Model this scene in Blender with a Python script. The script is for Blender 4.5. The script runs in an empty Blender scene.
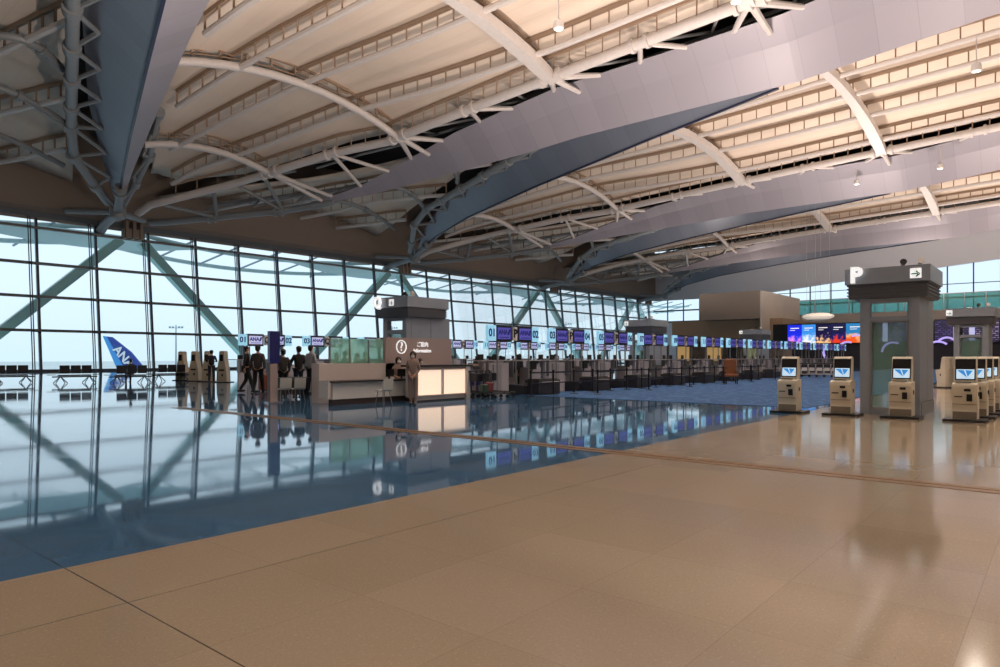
import bpy, bmesh, math, random
from mathutils import Vector, Matrix
random.seed(7)
PI = math.pi
R = math.radians
COL = bpy.context.scene.collection
TH = R(39.7); CT, ST = math.cos(TH), math.sin(TH)
H = 1.55; F = 680.0; HZ = 357.0

def gp(px, py):                       # ground point for a floor contact seen at px,py
    d = F * H / (py - HZ); r = (px - 500) / F * d
    return (d * CT + r * ST, d * ST - r * CT, 0.0)
def ray_y(px, Y):                     # x on the line Y=const
    s = (px - 500) / F
    return Y * (CT + s * ST) / (ST - s * CT)
def ray_x(px, X):
    s = (px - 500) / F
    return X * (ST - s * CT) / (CT + s * ST)
def proj(X, Y, Z):
    d = X * CT + Y * ST
    if d < 1: return None
    return 500 + F * (X * ST - Y * CT) / d, HZ - F * (Z - H) / d
def lerp(tab, t):
    if t <= tab[0][0]: return tab[0][1]
    for (a, va), (b, vb) in zip(tab, tab[1:]):
        if t <= b: return va + (vb - va) * (t - a) / (b - a)
    return tab[-1][1]

# ------------------------------------------------------------------ materials
MATS = {}
def lin(c):
    return tuple(((v / 255) / 12.92 if v / 255 <= .04045 else ((v / 255 + .055) / 1.055) ** 2.4) for v in c) + (1,)
def pm(name, rgb, rough=.5, metal=0, emit=None, es=1, noise=.08, nscale=3.0, alpha=None, coat=0):
    if name in MATS: return MATS[name]
    m = bpy.data.materials.new(name); m.use_nodes = True
    nt = m.node_tree; b = nt.nodes['Principled BSDF']
    c = lin(rgb)
    b.inputs['Roughness'].default_value = rough; b.inputs['Metallic'].default_value = metal
    b.inputs['Coat Weight'].default_value = coat
    if noise > 0:
        tc = nt.nodes.new('ShaderNodeTexCoord'); n = nt.nodes.new('ShaderNodeTexNoise')
        n.inputs['Scale'].default_value = nscale; n.inputs['Detail'].default_value = 3
        mx = nt.nodes.new('ShaderNodeMix'); mx.data_type = 'RGBA'
        mx.inputs[6].default_value = tuple(v * (1 - noise) for v in c[:3]) + (1,)
        mx.inputs[7].default_value = tuple(min(1, v * (1 + noise)) for v in c[:3]) + (1,)
        nt.links.new(tc.outputs['Object'], n.inputs['Vector']); nt.links.new(n.outputs['Fac'], mx.inputs[0])
        nt.links.new(mx.outputs[2], b.inputs['Base Color'])
    else:
        b.inputs['Base Color'].default_value = c
    if emit:
        b.inputs['Emission Color'].default_value = lin(emit); b.inputs['Emission Strength'].default_value = es
    MATS[name] = m
    return m

M = dict(
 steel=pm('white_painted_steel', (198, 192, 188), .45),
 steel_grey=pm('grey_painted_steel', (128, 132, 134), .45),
 rail=pm('purlin_rail_paint', (150, 128, 108), .6),
 keel=pm('satin_beam_cladding', (196, 192, 198), .42, .15, noise=.04, nscale=.6),
 deck=pm('dark_roof_deck', (52, 47, 46), .8),
 fascia=pm('tan_fascia_panel', (140, 126, 114), .7, nscale=.5),
 mull=pm('mullion_dark', (70, 82, 92), .4, .3),
 teal=pm('teal_steel_strut', (140, 184, 182), .45),
 eave=pm('pale_eave_panel', (168, 196, 200), .4, nscale=.5),
 tower=pm('tower_grey_panel', (148, 156, 168), .4, .2),
 towerdark=pm('tower_louvre', (104, 106, 114), .5, .2),
 letter=pm('white_letter', (240, 240, 240), .4, emit=(255, 255, 255), es=.7, noise=0),
 green=pm('arrow_green', (0, 150, 110), .4, noise=0),
 lampw=pm('lamp_glow', (255, 245, 230), .4, emit=(255, 240, 220), es=3, noise=0),
 kiosk=pm('kiosk_cream', (222, 212, 192), .45),
 kioskdark=pm('kiosk_taupe', (128, 118, 102), .45),
 black=pm('black_plastic', (14, 14, 16), .3),
 mat=pm('dark_base_plate', (26, 26, 32), .45),
 screenw=pm('kiosk_screen_white', (190, 215, 235), .3, emit=(190, 220, 240), es=.75, noise=0),
 screenb=pm('kiosk_screen_blue', (60, 140, 200), .3, emit=(50, 130, 200), es=.8, noise=0),
 numpan=pm('number_panel_light', (150, 205, 235), .3, emit=(150, 210, 240), es=.62, noise=0),
 num=pm('number_ink', (10, 50, 120), .4, noise=0),
 scr=pm('airline_screen', (84, 82, 170), .3, emit=(92, 90, 190), es=.42, noise=.1),
 scrw=pm('airline_screen_pale', (190, 195, 240), .3, emit=(190, 198, 245), es=.55, noise=.0),
 scrt=pm('airline_ink', (25, 25, 120), .4, emit=(20, 20, 110), es=.2, noise=0),
 frame=pm('screen_frame', (28, 30, 48), .4),
 white=pm('white_panel', (212, 208, 204), .45, noise=.03),
 counter=pm('counter_pale_grey', (170, 166, 172), .45, noise=.05),
 counterd=pm('conveyor_dark', (44, 44, 50), .5),
 ss=pm('brushed_steel', (150, 150, 155), .3, .8),
 desk=pm('desk_white', (196, 184, 180), .45, noise=.03),
 deskdark=pm('desk_dark_top', (36, 30, 30), .4),
 plinth=pm('desk_plinth', (70, 56, 52), .5),
 board=pm('info_board_taupe', (164, 146, 142), .5, noise=.03),
 navy=pm('navy_signage_panel', (16, 20, 72), .3, emit=(16, 20, 80), es=.25, noise=.1),
 chairw=pm('chair_shell_white', (190, 190, 182), .4),
 bench=pm('bench_black', (22, 26, 34), .4),
 belt=pm('belt_navy', (16, 18, 40), .7),
 tanwall=pm('tan_wall', (172, 148, 122), .7, nscale=.4, noise=.03),
 tanbox=pm('brown_room_box', (150, 138, 126), .7, nscale=.4, noise=.03),
 cream=pm('cream_wall', (206, 198, 188), .7, nscale=.4),
 darkwall=pm('dark_shopfront', (30, 28, 36), .6),
 neon=pm('violet_neon', (190, 176, 240), .4, emit=(176, 162, 240), es=.8, noise=0),
 shoplit=pm('shop_warm_panel', (215, 180, 120), .5, emit=(220, 180, 115), es=.35),
 skin=pm('skin', (196, 150, 125), .55, noise=.04),
 hair=pm('dark_hair', (18, 14, 14), .5),
 mask=pm('mask_white', (225, 225, 228), .7, noise=0),
 eye=pm('eye_dark', (15, 10, 10), .3, noise=0),
 suitb=pm('navy_suit', (24, 28, 42), .8), suitk=pm('black_clothes', (20, 20, 22), .85),
 beige=pm('beige_uniform', (142, 122, 112), .8), olive=pm('grey_brown_coat', (58, 54, 52), .85),
 shirt=pm('pale_shirt', (150, 150, 155), .8), shoe=pm('shoe_black', (14, 12, 12), .4),
 case=pm('suitcase_rust', (120, 62, 44), .5), red=pm('red_plastic', (96, 34, 34), .5), cgreen=pm('green_plastic', (34, 60, 46), .5),
 orange=pm('tan_leather', (128, 78, 48), .6),
 planeb=pm('aircraft_blue', (22, 62, 150), .35, noise=.03), planew=pm('aircraft_white', (225, 232, 238), .35, noise=.02),
 planel=pm('aircraft_light_blue', (60, 150, 220), .35, noise=0),
 mast=pm('mast_grey', (140, 160, 168), .6), tyre=pm('rubber', (20, 20, 20), .8),
 apron=pm('apron_concrete', (205, 212, 212), .9, nscale=.02),
 lumw=pm('white_luminous_canopy', (230, 222, 212), .5, emit=(255, 240, 220), es=.25, noise=0),
)

def node_mat(name):
    m = bpy.data.materials.new(name); m.use_nodes = True
    nt = m.node_tree
    return m, nt, nt.nodes['Principled BSDF']
def N(nt, t, **kw):
    n = nt.nodes.new(t)
    for k, v in kw.items(): setattr(n, k, v)
    return n
def math_n(nt, op, a, b=None, c=None):
    n = N(nt, 'ShaderNodeMath', operation=op)
    for i, v in enumerate((a, b, c)):
        if v is None: continue
        if isinstance(v, (int, float)): n.inputs[i].default_value = v
        else: nt.links.new(v, n.inputs[i])
    return n.outputs[0]
def mixc(nt, fac, a, b):
    n = N(nt, 'ShaderNodeMix', data_type='RGBA')
    for i, v in ((0, fac), (6, a), (7, b)):
        if isinstance(v, (int, float, tuple)): n.inputs[i].default_value = v
        else: nt.links.new(v, n.inputs[i])
    return n.outputs[2]

def floor_mat(name, c0, c1, rough, module, joint_col, jw=.006, ior=1.5, stint=(1, 1, 1, 1)):
    m, nt, b = node_mat(name)
    g = N(nt, 'ShaderNodeNewGeometry'); sep = N(nt, 'ShaderNodeSeparateXYZ')
    nt.links.new(g.outputs['Position'], sep.inputs[0])
    X, Y = sep.outputs[0], sep.outputs[1]
    def cell(v, off, w):
        return math_n(nt, 'FLOOR', math_n(nt, 'DIVIDE', math_n(nt, 'SUBTRACT', v, off), w))
    def line(v, off, w, lw):
        f = math_n(nt, 'FLOORED_MODULO', math_n(nt, 'SUBTRACT', v, off - lw / 2), w)
        return math_n(nt, 'LESS_THAN', f, lw)
    cx, cy = cell(X, 1.8, module), cell(Y, 4.55, module)
    comb = N(nt, 'ShaderNodeCombineXYZ'); nt.links.new(cx, comb.inputs[0]); nt.links.new(cy, comb.inputs[1])
    wn = N(nt, 'ShaderNodeTexWhiteNoise', noise_dimensions='3D'); nt.links.new(comb.outputs[0], wn.inputs[0])
    base = mixc(nt, wn.outputs['Value'], c0, c1)
    n1 = N(nt, 'ShaderNodeTexNoise'); n1.inputs['Scale'].default_value = 90; n1.inputs['Detail'].default_value = 2
    nt.links.new(g.outputs['Position'], n1.inputs['Vector'])
    sp = math_n(nt, 'MULTIPLY', math_n(nt, 'GREATER_THAN', n1.outputs['Fac'], .62), .30)
    base = mixc(nt, sp, base, tuple(v * .45 for v in c0[:3]) + (1,))
    n3 = N(nt, 'ShaderNodeTexNoise'); n3.inputs['Scale'].default_value = 45; n3.inputs['Detail'].default_value = 2
    nt.links.new(g.outputs['Position'], n3.inputs['Vector'])
    sp3 = math_n(nt, 'MULTIPLY', math_n(nt, 'GREATER_THAN', n3.outputs['Fac'], .63), .16)
    base = mixc(nt, sp3, base, tuple(min(1, v * 1.8) for v in c1[:3]) + (1,))
    n2 = N(nt, 'ShaderNodeTexNoise'); n2.inputs['Scale'].default_value = .35; n2.inputs['Detail'].default_value = 4
    nt.links.new(g.outputs['Position'], n2.inputs['Vector'])
    fine = math_n(nt, 'MAXIMUM', line(X, 1.8, module, jw), line(Y, 4.55, module, jw))
    base = mixc(nt, math_n(nt, 'MULTIPLY', fine, .18), base, joint_col)
    big = math_n(nt, 'MAXIMUM', line(X, 1.8, 8 * module * .96, .010), line(Y, 4.55, 40, .008))
    base = mixc(nt, math_n(nt, 'MULTIPLY', big, .85), base, joint_col)
    nt.links.new(base, b.inputs['Base Color'])
    rr = math_n(nt, 'ADD', math_n(nt, 'MULTIPLY', n2.outputs['Fac'], .04), math_n(nt, 'ADD', rough - .035, math_n(nt, 'MULTIPLY', wn.outputs['Value'], .03)))
    nt.links.new(rr, b.inputs['Roughness'])
    b.inputs['IOR'].default_value = ior; b.inputs['Specular Tint'].default_value = stint
    bp = N(nt, 'ShaderNodeBump'); bp.inputs['Strength'].default_value = .02; bp.inputs['Distance'].default_value = .02
    n4 = N(nt, 'ShaderNodeTexNoise'); n4.inputs['Scale'].default_value = 1.6; n4.inputs['Detail'].default_value = 1
    nt.links.new(g.outputs['Position'], n4.inputs['Vector']); nt.links.new(n4.outputs['Fac'], bp.inputs['Height'])
    nt.links.new(bp.outputs[0], b.inputs['Normal'])
    return m
M['floor_beige'] = floor_mat('beige_terrazzo', lin((160, 144, 122)), lin((167, 150, 128)), .10, 1.03, lin((60, 48, 40)))
M['floor_blue'] = floor_mat('blue_terrazzo', lin((64, 102, 138)), lin((69, 109, 146)), .045, 1.03, lin((22, 36, 52)), ior=1.85, stint=(.72, .93, 1, 1))

def carpet_mat():
    m, nt, b = node_mat('blue_scale_carpet')
    g = N(nt, 'ShaderNodeNewGeometry')
    v = N(nt, 'ShaderNodeTexVoronoi'); v.inputs['Scale'].default_value = 1.6; v.feature = 'DISTANCE_TO_EDGE'
    nt.links.new(g.outputs['Position'], v.inputs['Vector'])
    f = math_n(nt, 'MULTIPLY', math_n(nt, 'LESS_THAN', v.outputs['Distance'], .07), .6)
    nt.links.new(mixc(nt, f, lin((24, 68, 118)), lin((64, 112, 160))), b.inputs['Base Color'])
    b.inputs['Roughness'].default_value = .9
    return m
M['carpet'] = carpet_mat()

def membrane_mat():
    m, nt, b = node_mat('warm_white_membrane')
    g = N(nt, 'ShaderNodeNewGeometry'); sep = N(nt, 'ShaderNodeSeparateXYZ')
    nt.links.new(g.outputs['Position'], sep.inputs[0])
    f = math_n(nt, 'FLOORED_MODULO', sep.outputs[0], 1.57)
    l = math_n(nt, 'MULTIPLY', math_n(nt, 'LESS_THAN', f, .07), .12)
    n = N(nt, 'ShaderNodeTexNoise'); n.inputs['Scale'].default_value = .25; n.inputs['Detail'].default_value = 3
    nt.links.new(g.outputs['Position'], n.inputs['Vector'])
    base = mixc(nt, n.outputs['Fac'], lin((208, 191, 174)), lin((226, 211, 195)))
    nt.links.new(mixc(nt, l, base, lin((150, 126, 108))), b.inputs['Base Color'])
    b.inputs['Roughness'].default_value = .75
    return m
M['membrane'] = membrane_mat()

def panel_mat(name, rgb, rough, seam_axis, step, metal=.1):
    m, nt, b = node_mat(name)
    g = N(nt, 'ShaderNodeNewGeometry'); sep = N(nt, 'ShaderNodeSeparateXYZ')
    nt.links.new(g.outputs['Position'], sep.inputs[0])
    f = math_n(nt, 'FLOORED_MODULO', sep.outputs[seam_axis], step)
    l = math_n(nt, 'MULTIPLY', math_n(nt, 'LESS_THAN', f, .05), .3)
    cell = math_n(nt, 'FLOOR', math_n(nt, 'DIVIDE', sep.outputs[seam_axis], step))
    wn = N(nt, 'ShaderNodeTexWhiteNoise', noise_dimensions='1D'); nt.links.new(cell, wn.inputs['W'])
    c = lin(rgb)
    base = mixc(nt, wn.outputs['Value'], tuple(v * .93 for v in c[:3]) + (1,), tuple(v * 1.03 for v in c[:3]) + (1,))
    nt.links.new(mixc(nt, l, base, tuple(v * .5 for v in c[:3]) + (1,)), b.inputs['Base Color'])
    b.inputs['Roughness'].default_value = rough; b.inputs['Metallic'].default_value = metal
    return m
M['innerp'] = panel_mat('blue_grey_shaded_cladding', (116, 122, 134), .38, 1, 2.4, .25)  # darker blue-grey puts the inner faces' shade and floor reflection into the colour
M['keelp'] = panel_mat('panelled_beam_cladding', (152, 148, 157), .42, 1, 2.4)

def glass_mat(name, tint, gloss=.08, alpha=.0):
    m = bpy.data.materials.new(name); m.use_nodes = True
    nt = m.node_tree; nt.nodes.clear()
    o = N(nt, 'ShaderNodeOutputMaterial'); t = N(nt, 'ShaderNodeBsdfTransparent'); t.inputs[0].default_value = tint
    g = N(nt, 'ShaderNodeBsdfGlossy'); g.inputs['Roughness'].default_value = .03
    fr = N(nt, 'ShaderNodeFresnel'); fr.inputs[0].default_value = 1.35
    f = math_n(nt, 'MULTIPLY', fr.outputs[0], gloss * 6)
    mx = N(nt, 'ShaderNodeMixShader'); nt.links.new(f, mx.inputs[0])
    nt.links.new(t.outputs[0], mx.inputs[1]); nt.links.new(g.outputs[0], mx.inputs[2])
    out = mx.outputs[0]
    if alpha > 0:
        d = N(nt, 'ShaderNodeBsdfDiffuse'); d.inputs[0].default_value = lin((150, 182, 168))
        tr = N(nt, 'ShaderNodeBsdfTranslucent'); tr.inputs[0].default_value = lin((160, 195, 180))
        a = N(nt, 'ShaderNodeAddShader'); nt.links.new(d.outputs[0], a.inputs[0]); nt.links.new(tr.outputs[0], a.inputs[1])
        m2 = N(nt, 'ShaderNodeMixShader'); m2.inputs[0].default_value = alpha
        nt.links.new(out, m2.inputs[1]); nt.links.new(a.outputs[0], m2.inputs[2]); out = m2.outputs[0]
    nt.links.new(out, o.inputs[0])
    return m
M['glass'] = glass_mat('clear_window_glass', (.99, .995, 1, 1), .05)
M['glassdoor'] = glass_mat('smoked_door_glass', (.66, .74, .74, 1), .1, .22)
M['frost'] = glass_mat('green_frosted_glass', (.62, .78, .72, 1), .05, .45)
M['tealglass'] = glass_mat('teal_corridor_glass', (.30, .55, .55, 1), .12, .25)

def lit_panel_mat():
    m, nt, b = node_mat('backlit_woven_panel')
    tc = N(nt, 'ShaderNodeTexCoord')
    w = N(nt, 'ShaderNodeTexWave'); w.inputs['Scale'].default_value = 4.5; w.inputs['Distortion'].default_value = 1.5; w.bands_direction = 'DIAGONAL'
    nt.links.new(tc.outputs['Object'], w.inputs['Vector'])
    c = mixc(nt, w.outputs['Fac'], lin((236, 196, 164)), lin((255, 238, 218)))
    nt.links.new(c, b.inputs['Base Color']); nt.links.new(c, b.inputs['Emission Color'])
    b.inputs['Emission Strength'].default_value = .85
    return m
M['litpanel'] = lit_panel_mat()
def led_mat(name, lo, hi, base, scale, strength=1.0, vert=True):
    m, nt, b = node_mat(name)
    tc = N(nt, 'ShaderNodeTexCoord'); sep = N(nt, 'ShaderNodeSeparateXYZ'); nt.links.new(tc.outputs['Object'], sep.inputs[0])
    n = N(nt, 'ShaderNodeTexNoise'); n.inputs['Scale'].default_value = scale; n.inputs['Detail'].default_value = 5
    nt.links.new(tc.outputs['Object'], n.inputs['Vector'])
    f = math_n(nt, 'ADD', math_n(nt, 'MULTIPLY', sep.outputs[2], -.55), math_n(nt, 'MULTIPLY', math_n(nt, 'SUBTRACT', n.outputs['Fac'], .5), 2.2))
    rp = N(nt, 'ShaderNodeValToRGB'); nt.links.new(f, rp.inputs[0])
    e = rp.color_ramp.elements; e[0].position = 0; e[0].color = lo; e[1].position = .62; e[1].color = hi
    x = rp.color_ramp.elements.new(.28); x.color = base
    nt.links.new(rp.outputs[0], b.inputs['Emission Color']); b.inputs['Emission Strength'].default_value = strength
    b.inputs['Base Color'].default_value = (.01, .01, .01, 1); b.inputs['Roughness'].default_value = .3
    return m
def board_mat(name, c):
    m, nt, b = node_mat(name)
    tc = N(nt, 'ShaderNodeTexCoord')
    br = N(nt, 'ShaderNodeTexBrick'); br.inputs['Scale'].default_value = 1.0
    br.inputs['Brick Width'].default_value = .55; br.inputs['Row Height'].default_value = .26; br.inputs['Mortar Size'].default_value = .085
    mp = N(nt, 'ShaderNodeMapping'); mp.inputs['Rotation'].default_value = (R(90), 0, 0)
    nt.links.new(tc.outputs['Object'], mp.inputs[0]); nt.links.new(mp.outputs[0], br.inputs[0])
    br.inputs['Color1'].default_value = c; br.inputs['Color2'].default_value = (.02, .015, .05, 1); br.inputs['Mortar'].default_value = (.01, .008, .03, 1)
    nt.links.new(br.outputs['Color'], b.inputs['Emission Color']); b.inputs['Emission Strength'].default_value = .9
    b.inputs['Base Color'].default_value = (.01, .01, .02, 1)
    return m

# ------------------------------------------------------------------ mesh helpers
class MB:
    def __init__(s): s.v = []; s.f = []
    def quadstrip(s, rings, closed=True, caps=True):
        b0 = len(s.v); n = len(rings[0])
        for r in rings: s.v += [tuple(p) for p in r]
        for i in range(len(rings) - 1):
            for j in range(n if closed else n - 1):
                a = b0 + i * n + j; b = b0 + i * n + (j + 1) % n
                s.f.append((a, b, b + n, a + n))
        if caps and closed:
            s.f.append(tuple(b0 + j for j in reversed(range(n))))
            s.f.append(tuple(b0 + (len(rings) - 1) * n + j for j in range(n)))
        return s
    def box(s, c, sz, rz=0, taper=1.0, shift=(0, 0)):
        hx, hy, hz = sz[0] / 2, sz[1] / 2, sz[2] / 2
        cr, sr = math.cos(rz), math.sin(rz); rings = []
        for z, k, sh in ((-hz, 1, (0, 0)), (hz, taper, shift)):
            rings.append([(c[0] + (x * k + sh[0]) * cr - (y * k + sh[1]) * sr, c[1] + (x * k + sh[0]) * sr + (y * k + sh[1]) * cr, c[2] + z)
                          for x, y in ((-hx, -hy), (hx, -hy), (hx, hy), (-hx, hy))])
        return s.quadstrip(rings)
    def tube(s, pts, r, n=10, caps=True):
        pts = [Vector(p) for p in pts]; rs = r if isinstance(r, (list, tuple)) else [r] * len(pts)
        rings = []; up = None
        for i, p in enumerate(pts):
            t = (pts[min(i + 1, len(pts) - 1)] - pts[max(i - 1, 0)]).normalized()
            if up is None: up = Vector((0, 0, 1)) if abs(t.z) < .9 else Vector((1, 0, 0))
            a = t.cross(up).normalized(); b = a.cross(t).normalized(); up = b
            rings.append([p + (a * math.cos(2 * PI * j / n) + b * math.sin(2 * PI * j / n)) * rs[i] for j in range(n)])
        return s.quadstrip(rings, True, caps)
    def rect(s, pts, w, h, side=None):          # rectangular section bar, w across, h vertical
        pts = [Vector(p) for p in pts]; rings = []
        for i, p in enumerate(pts):
            t = (pts[min(i + 1, len(pts) - 1)] - pts[max(i - 1, 0)]).normalized()
            a = t.cross(Vector((0, 0, 1)))
            a = a.normalized() if a.length > .05 else Vector((1, 0, 0)); b = a.cross(t).normalized()
            ww = w[i] if isinstance(w, (list, tuple)) else w; hh = h[i] if isinstance(h, (list, tuple)) else h
            rings.append([p + a * x * ww / 2 + b * y * hh / 2 for x, y in ((-1, -1), (1, -1), (1, 1), (-1, 1))])
        return s.quadstrip(rings)
    def prism(s, prof, y0, y1, axis='y'):       # profile of (a,b) extruded
        if axis == 'y': rings = [[(a, y, b) for a, b in prof] for y in (y0, y1)]
        elif axis == 'x': rings = [[(y, a, b) for a, b in prof] for y in (y0, y1)]
        else: rings = [[(a, b, y) for a, b in prof] for y in (y0, y1)]
        return s.quadstrip(rings)
    def lathe(s, prof, c=(0, 0, 0), n=14):
        rings = [[(c[0] + r * math.cos(2 * PI * j / n), c[1] + r * math.sin(2 * PI * j / n), c[2] + z) for j in range(n)] for r, z in prof]
        return s.quadstrip(rings)
    def ell(s, c, r, n=12, m=8):
        rings = []
        for i in range(m + 1):
            a = -PI / 2 + PI * i / m
            k = max(math.cos(a), .02)
            rings.append([(c[0] + r[0] * k * math.cos(2 * PI * j / n), c[1] + r[1] * k * math.sin(2 * PI * j / n), c[2] + r[2] * math.sin(a)) for j in range(n)])
        return s.quadstrip(rings)
    def add_mesh(s, me, mat=None):
        b0 = len(s.v)
        for v in me.vertices:
            p = mat @ v.co if mat else v.co
            s.v.append(tuple(p))
        for p in me.polygons: s.f.append(tuple(b0 + i for i in p.vertices))
        return s
    def mesh(s, name, mat, smooth=None):
        me = bpy.data.meshes.new(name); me.from_pydata(s.v, [], s.f)
        bm = bmesh.new(); bm.from_mesh(me); bmesh.ops.recalc_face_normals(bm, faces=bm.faces); bm.to_mesh(me); bm.free()
        if smooth:
            for p in me.polygons: p.use_smooth = True
            try: me.set_sharp_from_angle(angle=R(40))
            except Exception: pass
        me.materials.append(mat); me.update()
        return me
    def build(s, name, mat, parent=None, smooth=True, bevel=0):
        me = s.mesh(name, mat, smooth)
        o = bpy.data.objects.new(name, me); COL.objects.link(o)
        if parent is not None: o.parent = parent
        if bevel:
            b = o.modifiers.new('edge', 'BEVEL'); b.width = bevel; b.segments = 2; b.limit_method = 'ANGLE'
        return o
def tag(o, label=None, cat=None, group=None, kind=None):
    if label: o['label'] = label
    if cat: o['category'] = cat
    if group: o['group'] = group
    if kind: o['kind'] = kind
    return o
def empty(name, loc=(0, 0, 0), rz=0, label=None, cat=None, group=None, kind=None):
    o = bpy.data.objects.new(name, None); COL.objects.link(o)
    o.empty_display_size = .2
    o.location = loc; o.rotation_euler = (0, 0, rz)
    return tag(o, label, cat, group, kind)
KIDS = {}
def kids(o): return [c for c in COL.objects if c.parent is o]
def copy_tree(o, parent=None, cache={}):
    c = o.copy(); COL.objects.link(c)
    c.parent = parent
    if o.name not in cache: cache[o.name] = kids(o)
    for ch in cache[o.name]: copy_tree(ch, c)
    return c
def put(proto, first, loc, rz, label, group=None, scale=None):
    o = proto if first else copy_tree(proto)
    o.location = loc; o.rotation_euler = (0, 0, rz); o['label'] = label
    if group: o['group'] = group
    if scale: o.scale = (scale,) * 3
    return o
def struct(name, mb, mat, smooth=False):
    return tag(mb.build(name, mat, None, smooth), kind='structure')
FONTCACHE = {}
def text_mesh(txt, size, depth, bold=0.0):
    k = (txt, size, depth, bold)
    if k in FONTCACHE: return FONTCACHE[k]
    cu = bpy.data.curves.new('t', 'FONT'); cu.body = txt; cu.size = size; cu.extrude = depth; cu.offset = bold
    cu.align_x = 'CENTER'; cu.align_y = 'CENTER'; cu.resolution_u = 4
    o = bpy.data.objects.new('t', cu); COL.objects.link(o)
    dg = bpy.context.evaluated_depsgraph_get(); dg.update()
    me = bpy.data.meshes.new_from_object(o.evaluated_get(dg))
    me.transform(Matrix.Rotation(R(90), 4, 'X'))
    bpy.data.objects.remove(o); bpy.data.curves.remove(cu)
    FONTCACHE[k] = me
    return me
def text_on(name, txt, size, mat, parent, loc, depth=.006, bold=0.0, rz=0):   # faces local -Y
    me = text_mesh(txt, size, depth, bold).copy(); me.materials.clear(); me.materials.append(mat)
    o = bpy.data.objects.new(name, me); COL.objects.link(o); o.parent = parent; o.location = loc; o.rotation_euler = (0, 0, rz)
    return o
def ordn(i): return ['first', 'second', 'third', 'fourth', 'fifth', 'sixth', 'seventh', 'eighth', 'ninth', 'tenth', 'eleventh', 'twelfth', 'thirteenth', 'fourteenth', 'fifteenth', 'sixteenth', 'seventeenth', 'eighteenth', 'nineteenth', 'twentieth'][i]

# ------------------------------------------------------------------ camera, world
cam = bpy.data.cameras.new('camera'); co = bpy.data.objects.new('camera', cam); COL.objects.link(co)
co.location = (0, 0, H); co.rotation_euler = (R(90), 0, TH - R(90))
cam.sensor_width = 36; cam.lens = 36 * F / 1000; cam.shift_y = (HZ - 333.5) / 1000; cam.clip_end = 3000; cam.clip_start = .1
sc = bpy.context.scene; sc.camera = co
sc.view_settings.view_transform = 'Standard'; sc.view_settings.look = 'None'; sc.view_settings.gamma = 1; sc.view_settings.exposure = 0
w = bpy.data.worlds.new('world'); sc.world = w; w.use_nodes = True
bgn = w.node_tree.nodes['Background']
bgn.inputs[0].default_value = lin((206, 236, 247)); bgn.inputs[1].default_value = 1.2
nt = w.node_tree
tc = N(nt, 'ShaderNodeTexCoord'); sp = N(nt, 'ShaderNodeSeparateXYZ'); nt.links.new(tc.outputs['Generated'], sp.inputs[0])
rp = N(nt, 'ShaderNodeValToRGB'); nt.links.new(sp.outputs[2], rp.inputs[0])
e = rp.color_ramp.elements; e[0].position = 0; e[0].color = lin((205, 230, 242)); e[1].position = .10; e[1].color = lin((216, 238, 252))
nt.links.new(rp.outputs[0], bgn.inputs[0])

# ------------------------------------------------------------------ floor
def slab(name, x0, x1, y0, y1, z, mat, t=.3):
    return struct(name, MB().box(((x0 + x1) / 2, (y0 + y1) / 2, z - t / 2), (x1 - x0, y1 - y0, t)), mat)
YB = 5.65; YW = 83.0; XE = 165.0
slab('floor', -25, XE, -32, YB, 0, M['floor_beige'])
slab('floor', -25, XE, YB, YW + .3, 0, M['floor_blue'])
struct('floor', MB().box(((21.8 + 100) / 2, 11.6, .004), (100 - 21.8, 11.2, .012)), M['carpet'])
for yy in (-.11, .11):
    struct('trim_1', MB().box((9.72 + yy, -5.5, .002), (.16, 53, .006)), pm('brass_drain_strip', (132, 98, 58), .35, .5))

# ------------------------------------------------------------------ glass wall along Y = YW (leans outward)
LEAN = .103
def wy(z): return YW + LEAN * z
ZT = [4.35, 7.95, 11.5, 15.35]; ZTOP = 16.4
MS = 5.77
x_start = 24.2 - 8 * MS
nm = int((XE - x_start) / MS) + 1
per = 8
for wi in range((nm + per - 1) // per):
    i0 = wi * per; i1 = min(nm, i0 + per)
    xa, xb = x_start + i0 * MS, min(XE, x_start + i1 * MS)
    root = empty('window_%d' % (wi + 1), (xa, YW, 0)); root['kind'] = 'structure'
    g = MB(); L = xb - xa
    g.quadstrip([[(0, -.0, 0), (L, 0, 0), (L, .03, 0), (0, .03, 0)], [(0, LEAN * ZTOP, ZTOP), (L, LEAN * ZTOP, ZTOP), (L, LEAN * ZTOP + .03, ZTOP), (0, LEAN * ZTOP + .03, ZTOP)]])
    g.build('glass', M['glass'], root, False)
    for i in range(i0, i1):
        x = x_start + i * MS - xa
        MB().rect([(x, -.12, 0), (x, LEAN * ZTOP - .12, ZTOP)], .24, .3).build('mullion', M['mull'], root, False)
        m = MB()
        for dx in (-.75, -.95): m.tube([(x + dx, -.9, .05), (x + dx, LEAN * ZTOP - .9, ZTOP)], .055, 6)
        for z in (4.2, 7.8, 11.4): m.tube([(x - .95, LEAN * z - .9, z), (x, LEAN * z - .1, z)], .04, 6)
        m.build('tension_rod', M['mull'], root)
    for z in ZT:
        MB().rect([(0, LEAN * z - .25, z), (L, LEAN * z - .25, z)], .5, .28).build('transom', pm('transom_grey', (118, 122, 122), .5), root, False)
    MB().box((L / 2, -.1, .12), (L, .5, .24)).build('sill', M['mull'], root, False)

# fascia over the glass
f = MB(); x0, x1 = -25, XE
f.quadstrip([[(x, 84.55, 16.25), (x, 84.9, 16.25), (x, 86.2, 29.6), (x, 83.6, 29.6), (x, 83.4, 17.5), (x, 84.2, 16.9)] for x in (x0, x1)])
struct('wall_back', f, M['fascia'])
struct('wall_back', MB().box((70, 84.15, 16.75), (190, .25, .7)), pm('fascia_lower_band', (92, 100, 106), .5))

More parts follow.
